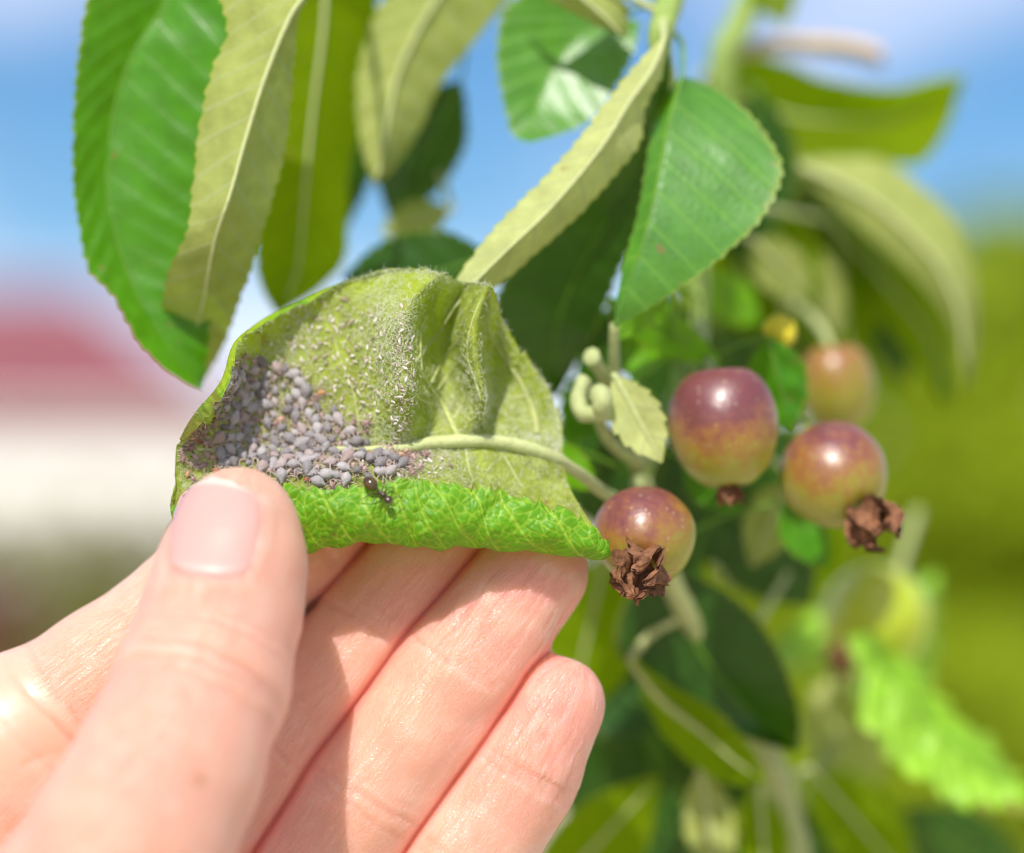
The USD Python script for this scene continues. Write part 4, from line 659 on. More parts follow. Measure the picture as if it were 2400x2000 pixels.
def surface_nets(F, lo, h):
    s = F < 0; n = np.array(F.shape) - 1
    corners = [(a, b_, c) for a in (0, 1) for b_ in (0, 1) for c in (0, 1)]
    sl = lambda c: tuple(slice(c[k], c[k] + n[k]) for k in range(3))
    cnt = sum(s[sl(c)].astype(np.int8) for c in corners); act = (cnt > 0) & (cnt < 8)
    idx = np.full(n, -1, np.int64); cells = np.argwhere(act); idx[act] = np.arange(len(cells))
    acc = np.zeros((len(cells), 3)); num = np.zeros(len(cells))
    for a in corners:
        for k in range(3):
            if a[k]: continue
            b_ = list(a); b_[k] = 1
            fa, fb = F[tuple((cells + a).T)], F[tuple((cells + b_).T)]; x = (fa < 0) != (fb < 0)
            t = fa / np.where(x, fa - fb, 1); p = cells + np.array(a, float); p[:, k] += t
            acc[x] += p[x]; num += x
    v = lo + h * acc / num[:, None]; quads = []
    for k in range(3):
        e = np.zeros(3, int); e[k] = 1; u, w = [q for q in range(3) if q != k]
        A, B = s[tuple(slice(0, F.shape[q] - e[q]) for q in range(3))], s[tuple(slice(e[q], None) for q in range(3))]
        loc = np.argwhere(A != B); loc = loc[(loc[:, u] > 0) & (loc[:, w] > 0) & (loc[:, u] < n[u]) & (loc[:, w] < n[w])]
        du = np.zeros(3, int); du[u] = 1; dw = np.zeros(3, int); dw[w] = 1
        q = np.stack([idx[tuple((loc - du - dw).T)], idx[tuple((loc - dw).T)], idx[tuple(loc.T)], idx[tuple((loc - du).T)]], 1)
        fl = s[tuple(loc.T)] ^ (k == 1)
        q[~fl] = q[~fl][:, ::-1]; quads.append(q)
    q = np.vstack(quads); q = q[(q >= 0).all(1)]
    return v, np.vstack([q[:, [0, 1, 2]], q[:, [0, 2, 3]]])
F = gaussian_filter(F, 1.0)                    # rounds the bottoms of the creases
hv_, hf_ = surface_nets(F, lo, HS)
tm = trimesh.Trimesh(hv_, hf_, process=False)
trimesh.smoothing.filter_taubin(tm, lamb=0.5, nu=0.52, iterations=6)
hv_, hf_ = trimesh.remesh.subdivide(tm.vertices, tm.faces)
m_ = trimesh.Trimesh(hv_, hf_, process=False)
trimesh.smoothing.filter_taubin(m_, lamb=0.5, nu=0.52, iterations=4)
hv_ = np.array(m_.vertices)
vn = meshkit.arrays(m_, True)[2]
# which finger a point belongs to, how far along and across it lies
best = np.full(len(hv_), 1e9); each = np.full((5, len(hv_)), 1e9); fc = np.zeros((len(hv_), 3)); rel = np.zeros(len(hv_)); who = np.full(len(hv_), -1)
for i, c in enumerate(list(FING.values()) + [THUMB]):
    p, r = ch(c); cum = np.r_[0, np.cumsum(np.linalg.norm(np.diff(p, axis=0), axis=1))]
    for k in range(len(p) - 1):
        d = p[k + 1] - p[k]; ln_ = np.linalg.norm(d); d = d / ln_; t = np.clip((hv_ - p[k]) @ d, -2 if k == 0 else 0, ln_ + 20 * (k == len(p) - 2)); o = hv_ - p[k] - t[:, None] * d
        dist = np.linalg.norm(o, axis=1) - np.interp(t / ln_, [0, 1], [r[k], r[k + 1]]); side = np.cross(d, [0, -1.0, 0]); side /= np.linalg.norm(side)
        up_ = np.cross(d, side); g_ = dist < best; rr_ = np.interp(t / ln_, [0, 1], [r[k], r[k + 1]])
        ang = np.arctan2(o @ side, np.abs(o @ up_) + 1e-6) * rr_
        t2 = np.clip(t, 0, ln_); each[i] = np.minimum(each[i], np.linalg.norm(hv_ - p[k] - t2[:, None] * d, axis=1) - np.interp(t2 / ln_, [0, 1], [r[k], r[k + 1]]))
        fc[g_] = np.stack([cum[k] + t, ang, np.full(len(t), 37.0 * i)], 1)[g_]; rel[g_] = (cum[-1] - cum[k] - t)[g_]; who[g_] = i; best[g_] = dist[g_]
ps = palm_sdf(hv_) < best - 0.8
fc[ps] = np.stack([hv_[ps] @ np.array([0.62, 0, 0.78]), hv_[ps] @ np.array([0.78, 0, -0.62]), np.full(ps.sum(), 400.0)], 1); who[ps] = 9; rel[ps] = 99
px_, py_ = sheet(hv_)
so_ = np.sort(np.vstack([each, palm_sdf(hv_)[None] + 1.0]), 0); fade = np.clip((so_[1] - so_[0]) / FADE, 0, 1)
disp = np.zeros(len(hv_))
wob = 0.9 * (meshkit.fbm(np.stack([fc[:, 1] / 3.2, fc[:, 2], fc[:, 0] * 0], -1), 3, 2) - 0.5)
facing = np.clip(-vn[:, 1] * 1.6 + 0.1, 0, 1)
def crease(w, s0, depth, width, slope=0.0):
    q = fc[:, 0] - s0 - slope * fc[:, 1] + wob * 1.5
    return np.where(w, -depth * np.exp(-(q / width) ** 2) * facing, 0)
for i, c in enumerate(FING.values()):
    p, r = ch(c); cum = np.r_[0, np.cumsum(np.linalg.norm(np.diff(p, axis=0), axis=1))]; w = who == i
    for (s0, dp, wd, sl_) in [(cum[3], 0.45, 0.6, 0.05), (cum[3] + 1.7, 0.2, 0.45, 0.0), (cum[2], 0.5, 0.7, 0.05), (cum[2] - 2.2, 0.28, 0.5, -0.06), (cum[2] + 2.0, 0.2, 0.5, 0.08), (cum[0] + 9, 0.7, 0.8, 0.1), (cum[0] + 12, 0.4, 0.6, 0.0)]:
        disp += crease(w, s0, dp * 0.62, wd * 0.8, sl_)
    disp += np.where(w, 0.5 * np.exp(-((fc[:, 0] - (cum[3] + cum[2]) / 2) / 7) ** 2) * facing + 0.7 * np.exp(-((fc[:, 0] - (cum[4] + cum[3]) / 2 - 1) / 6.5) ** 2) * facing, 0)
    # long soft folds on the pads of the last joints
    disp += np.where(w, -0.22 * facing * np.clip((fc[:, 0] - cum[3] + 4) / 6, 0, 1) * np.clip((meshkit.fbm(np.stack([fc[:, 0] * 0.12, fc[:, 1] * 0.6, fc[:, 2]], -1), 3, 15) - 0.48) / 0.12, 0, 1), 0) * (1.0 if i in (2, 3) else 0.4)
tw_ = who == 4; tl = ch(THUMB)[0]; tcum = np.r_[0, np.cumsum(np.linalg.norm(np.diff(tl, axis=0), axis=1))]
for (s0, dp, wd, sl_) in [(tcum[4] - 3.4, 0.40, 0.7, 0.05), (tcum[4] - 1.2, 0.6, 0.7, -0.03), (tcum[4] + 1.0, 0.5, 0.6, 0.04), (tcum[4] + 3.0, 0.45, 0.6, -0.05), (tcum[4] + 4.8, 0.25, 0.5, 0.02), (tcum[4] - 5.6, 0.25, 0.8, 0.02)]:
    disp += crease(tw_, s0, dp, wd, sl_)
# palm creases
pq = hv_ @ np.array([0.62, 0, 0.78]); pr_ = hv_ @ np.array([0.78, 0, -0.62])
for (a0, b0, a1, b1, dp) in [(17, 1577, 189, 1754, 0.8), (-60, 1640, 230, 1900, 0.35), (60, 1790, 300, 1700, 0.3), (20, 1950, 260, 1760, 0.25)]:
    A_ = np.array([a0, b0], float); B_ = np.array([a1, b1], float); dd = B_ - A_; t = np.clip(((np.stack([px_, py_], 1) - A_) @ dd) / (dd @ dd), 0, 1)
    dist = np.linalg.norm(np.stack([px_, py_], 1) - A_ - t[:, None] * dd, axis=1) * K
    disp += np.where((who == 9) | (who == 0), -dp * np.exp(-(dist / 0.7) ** 2) * facing, 0)
disp += 0.5 * (meshkit.fbm(hv_ / 9.0, 3, 8) - 0.5)
# the bed of the nail: a groove round it
nb = (1352 - py_) / 226.0; ncx = 486 + 30 * nb; na = (px_ - ncx) / np.interp(nb, [0, 0.1, 0.3, 0.6, 0.8, 0.92, 1.0], [90, 98, 104, 106, 98, 76, 38])
on_t = tw_ & (vn[:, 1] < 0.35) & (hv_[:, 1] < 5)
dn = np.maximum(np.abs(na) - 1, np.maximum(-nb, nb - 1) * 2.0) * 6.5
disp += np.where(on_t, 0.28 * np.exp(-((dn - 1.0) / 1.1) ** 2) * np.where(nb > 0.85, 0.0, 1.0) - np.where(dn < 0, 0.25 * np.clip(-dn / 1.0, 0, 1), 0.0), 0)
e2 = np.sort(each[:4], 0); gap = e2[1] - e2[0]                     # where two fingers press together: a clean groove
groove = np.exp(-(gap / 0.9) ** 2) * (e2[1] < 3.0) * np.clip((rel < 70) * (who < 4), 0, 1)
hv_ = hv_ + vn * (disp * fade)[:, None] + np.array([0, 1.0, 0]) * (1.7 * groove * np.clip(-vn[:, 1] * 2, 0, 1))[:, None]
# skin tone: pinker towards finger tips and joints, a small brown freckle on the thumb
tone = np.tile(np.array([0.83, 0.465, 0.33]), (len(hv_), 1))
pink = np.clip(1 - rel / 30.0, 0, 1) ** 1.1 * (who < 4) * 1.0 + 0.18 * (who == 4)
pink = np.clip(pink + 0.5 * (meshkit.fbm(hv_ / 7.0, 3, 3) - 0.45), 0, 1)[:, None]
tone = tone * (1 - pink) + np.array([0.83, 0.36, 0.29]) * pink
pale = np.clip((meshkit.fbm(hv_ / 5.0, 2, 14) - 0.55) * 3, 0, 0.5)[:, None]; tone = tone * (1 - pale) + np.array([0.80, 0.56, 0.43]) * pale
tone = tone * np.where(tw_, 0.90, 1.0)[:, None]
fr_ = np.exp(-(((px_ - 468) / 20) ** 2 + ((py_ - 1828) / 18) ** 2) ** 1.5)[:, None] * tw_[:, None]; tone = tone * (1 - 0.7 * fr_) + np.array([0.50, 0.22, 0.10]) * 0.7 * fr_
crease_shade = (0.8 * np.exp(-(gap / 2.2) ** 2) * (e2[1] < 4) * (who < 4))[:, None]; tone = tone * (1 - crease_shade) + np.array([0.80, 0.30, 0.22]) * crease_shade  # red shade between pressed fingers, painted into the skin tone
tone = tone * np.array([0.94, 0.855, 0.84])
hand = Thing('hand', 'left hand with pale skin, thumb in front, pinching the curled leaf', 'hand', W(V(-600, 3100, 0)))
body = hand.part('skin', (W(hv_), hf_), M_SKIN, attrs={'fc': fc, 'tone': tone, 'calm': np.clip(fade * 1.6 - 0.6, 0, 1)})
# thumb nail: a curved plate laid on the thumb
na_, nb_ = np.meshgrid(np.linspace(-1, 1, 41), np.linspace(0, 1, 45)); nx, ny = nail_xy(na_, nb_)
dep = np.full(nx.shape, -48.0)
for _ in range(60):
    dep = dep + np.clip(chain_sdf(V(nx, ny, dep), THUMB, 3.0), -2, 4) * 0.9
dep = np.clip(dep, None, -5)
npnt = V(nx, ny, dep)
edge_ = np.maximum(np.abs(na_), 0) ** 6
nrm = np.zeros_like(npnt); e_ = 0.05
for k in range(3):
    dv_ = np.zeros(3); dv_[k] = e_; nrm[..., k] = chain_sdf(npnt + dv_, THUMB, 3.0) - chain_sdf(npnt - dv_, THUMB, 3.0)
nrm /= np.linalg.norm(nrm, axis=-1, keepdims=True) + 1e-9
lift = 0.22 - 0.34 * edge_ - 0.7 * np.clip(1 - nb_ / 0.06, 0, 1) + 0.15 * np.clip((nb_ - 0.85) / 0.15, 0, 1)
outer = npnt + nrm * lift[..., None]; inner = npnt + nrm * (lift - 0.45)[..., None]
NF = grid_faces(45, 41)
def rim(n, m, off):
    i = np.arange(n * m).reshape(n, m); loop = np.r_[i[0, :-1], i[:-1, -1], i[-1, :0:-1], i[:0:-1, 0]]; nx_ = np.roll(loop, -1)
    return np.vstack([np.stack([loop, loop + off, nx_ + off], 1), np.stack([loop, nx_ + off, nx_], 1)])
nvv = np.vstack([outer.reshape(-1, 3), inner.reshape(-1, 3)]); nff = np.vstack([NF, NF[:, ::-1] + 45 * 41, rim(45, 41, 45 * 41)])
nt = trimesh.Trimesh(nvv, nff, process=False)
if (meshkit.arrays((nvv, nff), True)[2][20 * 41 + 20] @ nrm[20, 20]) < 0: nff = nff[:, ::-1]
lun = np.clip(1 - (nb_ - 0.05) / 0.10 - 0.6 * na_ ** 2, 0, 1)[..., None]; fre = np.clip((nb_ - 0.93 + 0.05 * na_ ** 2) / 0.03, 0, 1)[..., None]
ntone = np.array([0.60, 0.33, 0.285]) * (1 - lun) + np.array([0.66, 0.42, 0.37]) * lun; ntone = ntone * (1 - fre) + np.array([0.70, 0.52, 0.43]) * fre
nfc = np.stack([nb_ * 15, na_ * 7, nb_ * 0], -1).reshape(-1, 3)
hand.part('thumb_nail', (W(nvv), nff), L + 'fingernail', attrs={'fc': np.vstack([nfc, nfc]), 'tone': np.vstack([ntone.reshape(-1, 3)] * 2)})

# ------------------------------------------------------------------ aphids
def insect_material(name, ramp, rough=0.6, spec=0.3, sheen=0.0, bump=0.00004):
    usdkit.material(stage, L + name, {
        'oi': ('object_info', {}), 'tc': ('texture_coordinate', {}), 'nz': ('noise_texture', {'scale': 2600.0, 'detail': 3.0}), 'rp': ('rgb_ramp', {'ramp': ramp}),
        'mu': ('mix_color', {'blend_type': 'multiply', 'fac': 0.5}), 'nr': ('rgb_ramp', {'ramp': [(0.3, (0.45, 0.45, 0.45)), (0.65, (1.15, 1.15, 1.15))]}),
        'bu': ('bump', {'strength': 0.6, 'distance': bump}), 'p': ('principled_bsdf', {'roughness': rough, 'specular_ior_level': spec, 'sheen_weight': sheen})},
        [('oi.random', 'rp.fac'), ('tc.object', 'nz.vector'), ('nz.fac', 'nr.fac'), ('rp.color', 'mu.a'), ('nr.color', 'mu.b'), ('mu.result', 'p.base_color'), ('nz.fac', 'bu.height'), ('bu.normal', 'p.normal')], surface='p.BSDF')
    return L + name
M_APHID = insect_material('aphid_grey', [(0, (0.15, 0.13, 0.13)), (0.35, (0.26, 0.235, 0.24)), (0.75, (0.40, 0.365, 0.365)), (1, (0.33, 0.24, 0.22))], 0.65, 0.3, 0.2)
M_NYMPH = insect_material('aphid_brown', [(0, (0.20, 0.10, 0.09)), (0.4, (0.36, 0.23, 0.21)), (0.75, (0.48, 0.34, 0.31)), (0.92, (0.52, 0.28, 0.12)), (1, (0.26, 0.06, 0.03))], 0.5, 0.4)
M_SHED = insect_material('shed_skin', [(0, (0.26, 0.19, 0.15)), (0.3, (0.45, 0.34, 0.29)), (0.6, (0.68, 0.57, 0.50)), (1, (0.84, 0.78, 0.72))], 0.55, 0.3)
M_LEG = simple('aphid_leg', (0.52, 0.40, 0.34), 0.5, 0.2, 2000, 0.3)
M_DARKBIT = simple('aphid_dark', (0.03, 0.025, 0.03), 0.5, 0.2, 2000, 0.3)
class_scope = stage.CreateClassPrim('/World/insect_forms')
def proto_mesh(path, mesh, mat, scale=1e-3):
    v, f, n = meshkit.arrays(mesh, True); put(path, v * scale, f, n, mat)
def aphid_body(Ln, Wd_, Ht, seed):
    """oval body, head towards +x, belly at z = 0 (mm)"""
    v, f = ball((0, 0, 0), 1.0, 3); v = v.copy(); x = v[:, 0]
    wid = np.interp(x, [-1, -0.8, -0.4, 0.1, 0.5, 0.75, 0.92, 1], [0.55, 0.92, 1.05, 0.98, 0.70, 0.55, 0.45, 0.35])
    v[:, 1] *= wid * Wd_ / 2; v[:, 2] *= (0.35 + 0.65 * wid) * Ht / 2; v[:, 0] *= Ln / 2
    v *= (1 + 0.03 * np.cos(v[:, :1] / Ln * 2 * np.pi * 6)); v[:, 2] += Ht * 0.5 + 0.18
    v += (meshkit.noise(v * 2.5, seed)[:, None] - 0.5) * 0.08
    return v, f
def aphid_form(name, Ln, Wd_, Ht, mat, seed, legs=True):
    path = f'/World/insect_forms/{name}'; stage.DefinePrim(path, 'Xform'); r = np.random.default_rng(seed)
    parts = aphid_body(Ln, Wd_, Ht, seed)
    proto_mesh(path + '/body', parts, mat)
    if not legs: return path
    q = 0
    for sx in (-1, 1):
        for k, x0 in enumerate((0.45, 0.2, -0.05)):
            ang = (0.9, 0.1, -0.8)[k] + r.uniform(-0.25, 0.25); a = np.array([x0 * Ln * 0.5, sx * Wd_ * 0.30, 0.40]); dr = np.array([math.sin(ang), sx * math.cos(ang), 0])
            p = np.array([a, a + dr * 0.55 * Wd_ + [0, 0, 0.45], a + dr * (1.15 + 0.15 * k) * Wd_ * 0.85 + [0, 0, -0.36]])
            proto_mesh(f'{path}/leg' + (f'_{q:03d}' if q else ''), tube(p, [0.075, 0.06, 0.045], 5), M_LEG); q += 1
    for sx in (-1, 1):
        a = np.array([Ln * 0.46, sx * 0.12, Ht * 0.6 + 0.1]); p = np.array([a, a + [0.25, sx * 0.25, 0.15], a + [-0.35, sx * 0.75, 0.1]])
        proto_mesh(f'{path}/antenna' + ('_001' if sx > 0 else ''), tube(p, [0.03, 0.025, 0.015], 5), M_LEG)
        c0 = np.array([-Ln * 0.34, sx * Wd_ * 0.33, Ht * 0.72 + 0.1]); proto_mesh(f'{path}/cornicle' + ('_001' if sx > 0 else ''), tube(np.array([c0, c0 + [-0.28, sx * 0.14, 0.12]]), [0.07, 0.045], 6), M_DARKBIT)
    return path
def shed_form(name, seed):
    path = f'/World/insect_forms/{name}'; stage.DefinePrim(path, 'Xform'); r = np.random.default_rng(seed); ms = []
    t = np.linspace(0, 1, 7)[:, None]; w = np.linspace(-1, 1, 4)[None]; cv = r.uniform(-0.22, 0.22)
    g_ = np.stack([(t - 0.5) * 1.15 + 0 * w, 0.22 * w * np.sin(np.pi * np.clip(t * 0.8 + 0.15, 0, 1)) + cv * 0.8 * (t - 0.5) ** 2, 0.16 + 0.14 * (1 - w * w) + 0.12 * np.sin(t * 5 + seed) * np.ones_like(w)], -1)
    a, f = g_.reshape(-1, 3), grid_faces(7, 4); ms.append((np.vstack([a, a - [0, 0, 0.05]]), np.vstack([f, f[:, ::-1] + len(a)])))
    for k in range(4):
        s = r.normal(size=3) * [0.3, 0.1, 0.0] + [0, 0, 0.15]; e = s + r.normal(size=3) * [0.25, 0.35, 0.1] + [0, 0, 0.05]; ms.append(tube(np.array([s, (s + e) / 2 + [0, 0, 0.08], e]), 0.022, 4))
    proto_mesh(path + '/skin', joinm(ms), M_SHED); return path
GREY = [aphid_form('grey_aphid_form_a', 2.15, 1.42, 1.1, M_APHID, 1), aphid_form('grey_aphid_form_b', 1.95, 1.35, 1.15, M_APHID, 2), aphid_form('grey_aphid_form_c', 2.3, 1.35, 1.0, M_APHID, 3)]
NYM = [aphid_form('brown_aphid_form_a', 1.55, 0.78, 0.6, M_NYMPH, 4), aphid_form('brown_aphid_form_b', 1.3, 0.75, 0.6, M_NYMPH, 5)]
SHED = [shed_form('shed_skin_form_' + 'abcde'[k], 10 + k) for k in range(5)]
def stand(name, form, p, z, heading, scale, label, cat, group):
    """one insect: a copy of the form, standing on the leaf at p (view mm), z its outward normal"""
    path = numbered('/World', name); x = UsdGeom.Xform.Define(stage, path)
    zw = Wd(z); hw = Wd(heading); hw = hw - zw * (hw @ zw); hw /= np.linalg.norm(hw); yw = np.cross(zw, hw); o = W(p)
    x.AddTransformOp().Set(Gf.Matrix4d(*[float(q) for q in (*(hw * scale), 0, *(yw * scale), 0, *(zw * scale), 0, *o, 1)]))
    x.GetPrim().GetReferences().AddInternalReference(form); x.GetPrim().SetInstanceable(True); tag(x, label, cat, group)
rs = np.random.default_rng(2024)
def scatter(n, poly_w, mind, taken, umin, umax, vmin, vmax):
    """points on the felted face whose place on the sheet has weight; mind: least distance in mm"""
    out = []
    us, vs = rs.uniform(umin, umax, n * 60), rs.uniform(vmin, vmax, n * 60); p, nn = on_leaf(us, vs)
    x, y = sheet(p); w = poly_w(x, y) * (nn[:, 1] < 0.25); ok = rs.uniform(size=len(w)) < w
    for i in np.flatnonzero(ok):
        if len(out) >= n: break
        q = p[i]
        if all((q - t[0]) @ (q - t[0]) > (0.5 * (mind + t[1])) ** 2 for t in taken):
            taken.append((q, mind)); out.append((q, nn[i], x[i], y[i]))
    return out
def blob(x, y, cx, cy, rx, ry, ang=0.0):
    c, s = math.cos(ang), math.sin(ang); dx, dy = x - cx, y - cy; a, b_ = (dx * c + dy * s) / rx, (-dx * s + dy * c) / ry
    return np.clip(1.35 - (a * a + b_ * b_), 0, 1)
taken = []
VM, VF = tv_[4], tv_[6]
grey_w = lambda x, y: np.maximum.reduce([blob(x, y, 690, 1030, 170, 90, 0.25), 0.9 * blob(x, y, 560, 930, 75, 70), 0.9 * blob(x, y, 660, 900, 70, 40, 0.6), blob(x, y, 770, 1090, 150, 45), 0.45 * blob(x, y, 560, 1040, 60, 60)])
A1 = scatter(150, grey_w, 1.36, taken, 0.30, 0.99, tv_[1] + 0.03, VF * 0.97)
nym_w = lambda x, y: np.maximum.reduce([0.8 * blob(x, y, 690, 1020, 190, 105, 0.2), 0.5 * blob(x, y, 560, 900, 110, 60), 0.35 * blob(x, y, 480, 1060, 60, 70), 0.5 * blob(x, y, 900, 1080, 90, 40)])
A2 = scatter(90, nym_w, 0.85, taken, 0.25, 0.99, tv_[1] + 0.03, VF * 0.97)
shed_w = lambda x, y: np.maximum.reduce([0.35 * blob(x, y, 850, 870, 110, 140, 0.2), 0.3 * blob(x, y, 740, 790, 140, 80, -0.5), 1.6 * blob(x, y, 942, 910, 22, 190, 0.03), 0.9 * blob(x, y, 935, 1080, 80, 42), 0.25 * blob(x, y, 690, 860, 120, 80), 0.3 * blob(x, y, 990, 1080, 70, 40)])
A3 = scatter(290, shed_w, 0.55, taken, 0.22, 0.9, tv_[1] + 0.01, VF * 0.97)
def singled(A, noun, choose):
    """labels for the few one can single out by where they sit"""
    x, y = np.array([q[2] for q in A]), np.array([q[3] for q in A]); out = {}
    for text, score in choose(x, y):
        i = next(k for k in np.argsort(score) if k not in out); out[int(i)] = f'{noun} {text}'
    return out
ONE1 = singled(A1, 'plump grey aphid', lambda x, y: [('highest up of all on the leaf wall', y), ('furthest right in the crowd', -x), ('furthest left, by the brown leaf tip', x), ('closest to the ant, at the green roll', np.hypot(x - 850, y - 1135)), ('right at the top of the thumb tip', np.hypot(x - 540, y - 1085)), ('where the pale midrib vanishes into the crowd', np.hypot(x - 860, y - 1045))])
ONE2 = singled(A2, 'slim brown aphid', lambda x, y: [('furthest right along the midrib', -x), ('furthest left near the leaf tip', x), ('highest of the brown ones', y), ('closest to the ant', np.hypot(x - 850, y - 1135))])
ONE3 = singled(A3, 'whitish shed skin', lambda x, y: [('highest on the leaf wall, under the margin', y), ('furthest right, beyond the ridge', -x), ('furthest left, above the grey aphids', x), ('lowest, next to the green roll', -y)])
for i, (p, n_, x, y) in enumerate(A1):
    h = rs.normal(size=3) + np.array([0.35, 0, -0.3])
    lab, grp = (('plump grey aphid in the crowd between the midrib and the green roll', 'grey aphids below the midrib') if y > 1062 else ('dark grey aphid in the crowd under the folded left margin of the leaf', 'grey aphids by the left margin') if x < 590 else ('plump grey aphid in the sunlit crowd on the wall above the midrib', 'grey aphids above the midrib'))
    if i in ONE1: lab, grp = ONE1[i], None
    stand('grey_aphid', GREY[int(rs.integers(3))], p, n_, h, rs.choice([rs.uniform(0.68, 0.9), rs.uniform(0.98, 1.2), rs.uniform(1.12, 1.4)]), lab, 'aphid', grp)
for i, (p, n_, x, y) in enumerate(A2):
    lab, grp = (('slim reddish brown aphid below the midrib, beside the grey crowd', 'brown aphids below the midrib') if y > 1055 else ('slim reddish brown aphid squeezed among the grey ones above the midrib', 'brown aphids above the midrib'))
    if i in ONE2: lab, grp = ONE2[i], None
    stand('brown_aphid', NYM[int(rs.integers(2))], p, n_, rs.normal(size=3), rs.uniform(0.75, 1.2), lab, 'aphid', grp)
for i, (p, n_, x, y) in enumerate(A3):
    lab, grp = (('tiny whitish shed skin below the midrib, above the green roll', 'shed skins below the midrib') if y > 1050 else ('tiny whitish shed skin along the upright ridge of the leaf wall', 'shed skins on the ridge') if x > 905 else ('tiny whitish shed skin scattered on the wall left of the ridge', 'shed skins on the leaf wall'))
    if i in ONE3: lab, grp = ONE3[i], None
    stand('shed_skin', SHED[int(rs.integers(5))], p + n_ * 0.2, n_, rs.normal(size=3), rs.uniform(0.3, 0.95), lab, 'insect skin', grp)
dust = []
DW = lambda x, y: np.maximum.reduce([0.5 * blob(x, y, 840, 850, 120, 150, 0.2), 1.5 * blob(x, y, 942, 920, 26, 190, 0.03), blob(x, y, 960, 1085, 110, 40), 0.4 * blob(x, y, 730, 790, 150, 70, -0.5)])
for (p, n_, x, y) in scatter(620, DW, 0.28, [], 0.22, 0.92, tv_[1] + 0.01, VF * 0.97):
    a_ = rs.normal(size=3); a_ -= n_ * (a_ @ n_); a_ /= np.linalg.norm(a_); l_ = rs.uniform(0.12, 0.34); o_ = p + n_ * rs.uniform(0.05, 0.3)
    dust.append(tube(np.array([o_ - a_ * l_, o_ + n_ * 0.08, o_ + a_ * l_ + n_ * rs.uniform(-0.1, 0.2)]), [0.03, rs.uniform(0.06, 0.11), 0.03], 5))
dv, df = joinm(dust); dth = Thing('shed_skin_dust', 'fine pale crumbs of shed skins dusted over the ridge and fold of the curled leaf', 'insect skins', W(V(940, 900, 4)), kind='stuff')
dth.part('crumbs', (W(dv), df), M_SHED)

# ------------------------------------------------------------------ the ant on the green roll
def front_at(x, y):
    u, v = np.meshgrid(np.linspace(0.2, 0.8, 400), np.linspace(tv_[7], 1, 200), indexing='ij'); p, n_ = on_leaf(u.ravel(), v.ravel()); sx, sy = sheet(p); i = np.argmin((sx - x) ** 2 + (sy - y) ** 2)
    return p[i], n_[i]
ap, an_ = front_at(884, 1160)
if an_[1] > 0: an_ = -an_
a_t, _ = front_at(912, 1192); hx = a_t - ap; hx -= an_ * (hx @ an_); hx /= np.linalg.norm(hx); hy = np.cross(an_, hx)
M_ANT = simple('ant_brown', (0.05, 0.025, 0.015), 0.25, 0.3, 2500, 0.6)
usdkit.material(stage, L + 'ant_gaster', {'tc': ('texture_coordinate', {}), 'nz': ('noise_texture', {'scale': 900.0}), 'rp': ('rgb_ramp', {'ramp': [(0.35, (0.03, 0.018, 0.01)), (0.65, (0.09, 0.05, 0.012))]}), 'p': ('principled_bsdf', {'roughness': 0.2, 'specular_ior_level': 0.7})},
                [('tc.object', 'nz.vector'), ('nz.fac', 'rp.fac'), ('rp.color', 'p.base_color')], surface='p.BSDF')
ant = Thing('ant', 'small dark brown ant walking on the bright green rolled edge of the leaf', 'ant', W(ap))
AW = lambda v: W(ap + 1.25 * (v[:, :1] * hx + v[:, 1:2] * hy + (v[:, 2:3] + 0.25) * an_))
def ant_part(name, vf, mat): ant.part(name, (AW(np.asarray(vf[0], float)), vf[1] if np.dot(np.cross(hx, hy), an_) > 0 else vf[1][:, ::-1]), mat)
gv, gf = ball((0, 0, 0), 1, 3); gv = gv.copy(); gv[:, 0] *= 1.12; wq = np.interp(gv[:, 0], [-1.1, -0.8, -0.2, 0.5, 1.1], [0.5, 0.85, 1.0, 0.95, 0.6]); gv[:, 1] *= 0.80 * wq; gv[:, 2] *= 0.72 * wq
gv[:, 1:] *= (1 - 0.05 * np.exp(-((gv[:, :1] + 0.15) / 0.06) ** 2) - 0.05 * np.exp(-((gv[:, :1] + 0.62) / 0.06) ** 2)); gv += [-1.15, 0, 0.95]
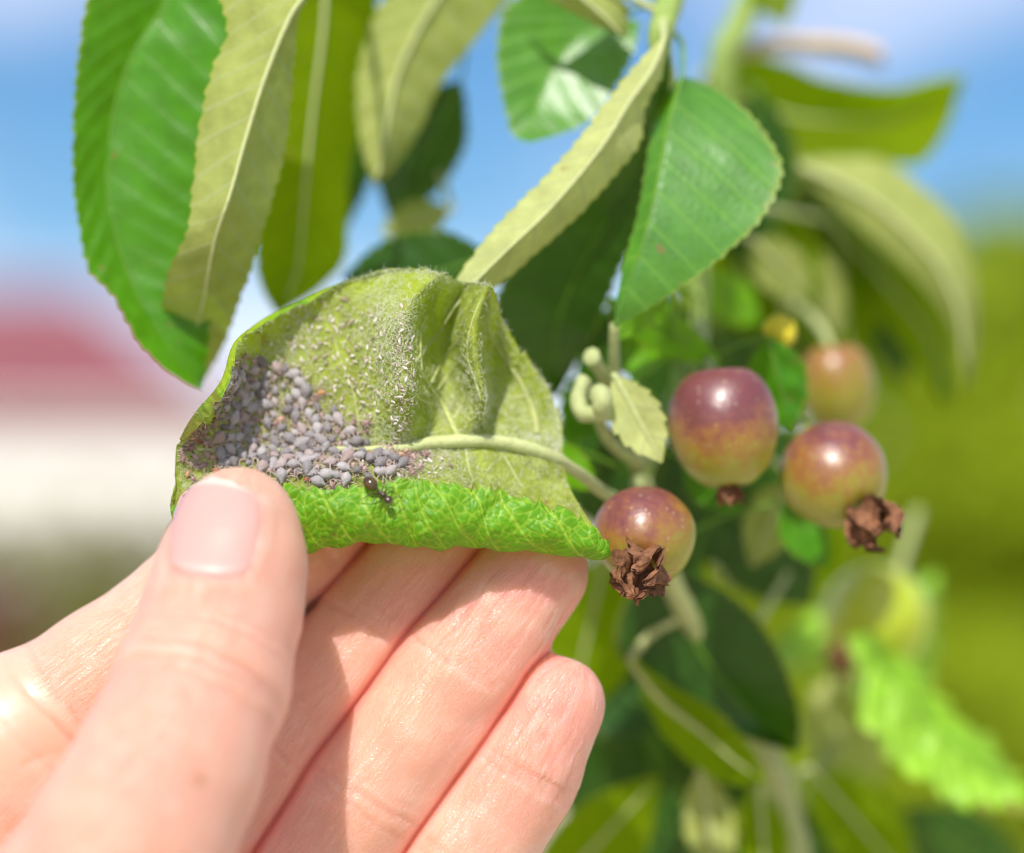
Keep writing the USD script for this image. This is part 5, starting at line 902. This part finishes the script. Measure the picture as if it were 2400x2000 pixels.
ant_part('gaster', (gv, gf), L + 'ant_gaster')
pv, pf = ball((0.22, 0, 0.75), 0.2, 2, (0.6, 0.9, 1.4)); ant_part('petiole', (pv, pf), M_ANT)
tv2, tf2 = joinm([ball((0.62, 0, 0.85), 0.38, 3, (1.1, 0.72, 0.8)), ball((1.05, 0, 0.92), 0.40, 3, (1.0, 0.85, 0.85))]); ant_part('thorax', (tv2, tf2), M_ANT)
hv2, hf2 = ball((0, 0, 0), 1, 3); hv2 = hv2.copy(); hw_ = np.interp(hv2[:, 0], [-1, -0.5, 0.3, 1], [0.85, 1.05, 0.9, 0.55]); hv2[:, 1] *= 0.5 * hw_; hv2[:, 2] *= 0.36; hv2[:, 0] *= 0.58; hv2 += [1.92, 0, 0.78]; ant_part('head', (hv2, hf2), M_ANT)
for sy in (-1, 1):
    ant_part('eye', ball((1.85, sy * 0.42, 0.95), 0.10, 2), M_DARKBIT)
    ant_part('mandible', tube(np.array([(2.40, sy * 0.2, 0.7), (2.62, sy * 0.16, 0.66), (2.72, sy * 0.02, 0.64)]), [0.1, 0.07, 0.03], 6), M_ANT)
    ant_part('antenna', tube(spline([(2.3, sy * 0.2, 0.95), (2.55, sy * 0.95, 1.15), (3.1, sy * 1.3, 0.7), (3.5, sy * 1.25, 0.45)] if sy > 0 else [(2.3, -0.2, 0.95), (2.6, -0.8, 1.1), (3.0, -1.0, 0.6), (3.3, -0.9, 0.3)], 14), np.linspace(0.06, 0.05, 14), 6), M_ANT)
    for (x0, e) in ((1.15, (0.75, 1.45)), (0.85, (0.0, 1.75)), (0.5, (-1.0, 1.8))):
        a0 = np.array([x0, sy * 0.25, 0.65]); k1 = a0 + [e[0] * 0.4, sy * e[1] * 0.42, 0.65]; k2 = a0 + [e[0] * 0.85, sy * e[1] * 0.75, -0.05]; k3 = a0 + [e[0] * 1.25, sy * e[1] * 1.0, -0.55]
        ant_part('leg', tube(np.array([a0, k1, k2, k3]), [0.085, 0.07, 0.045, 0.03], 6), M_ANT)
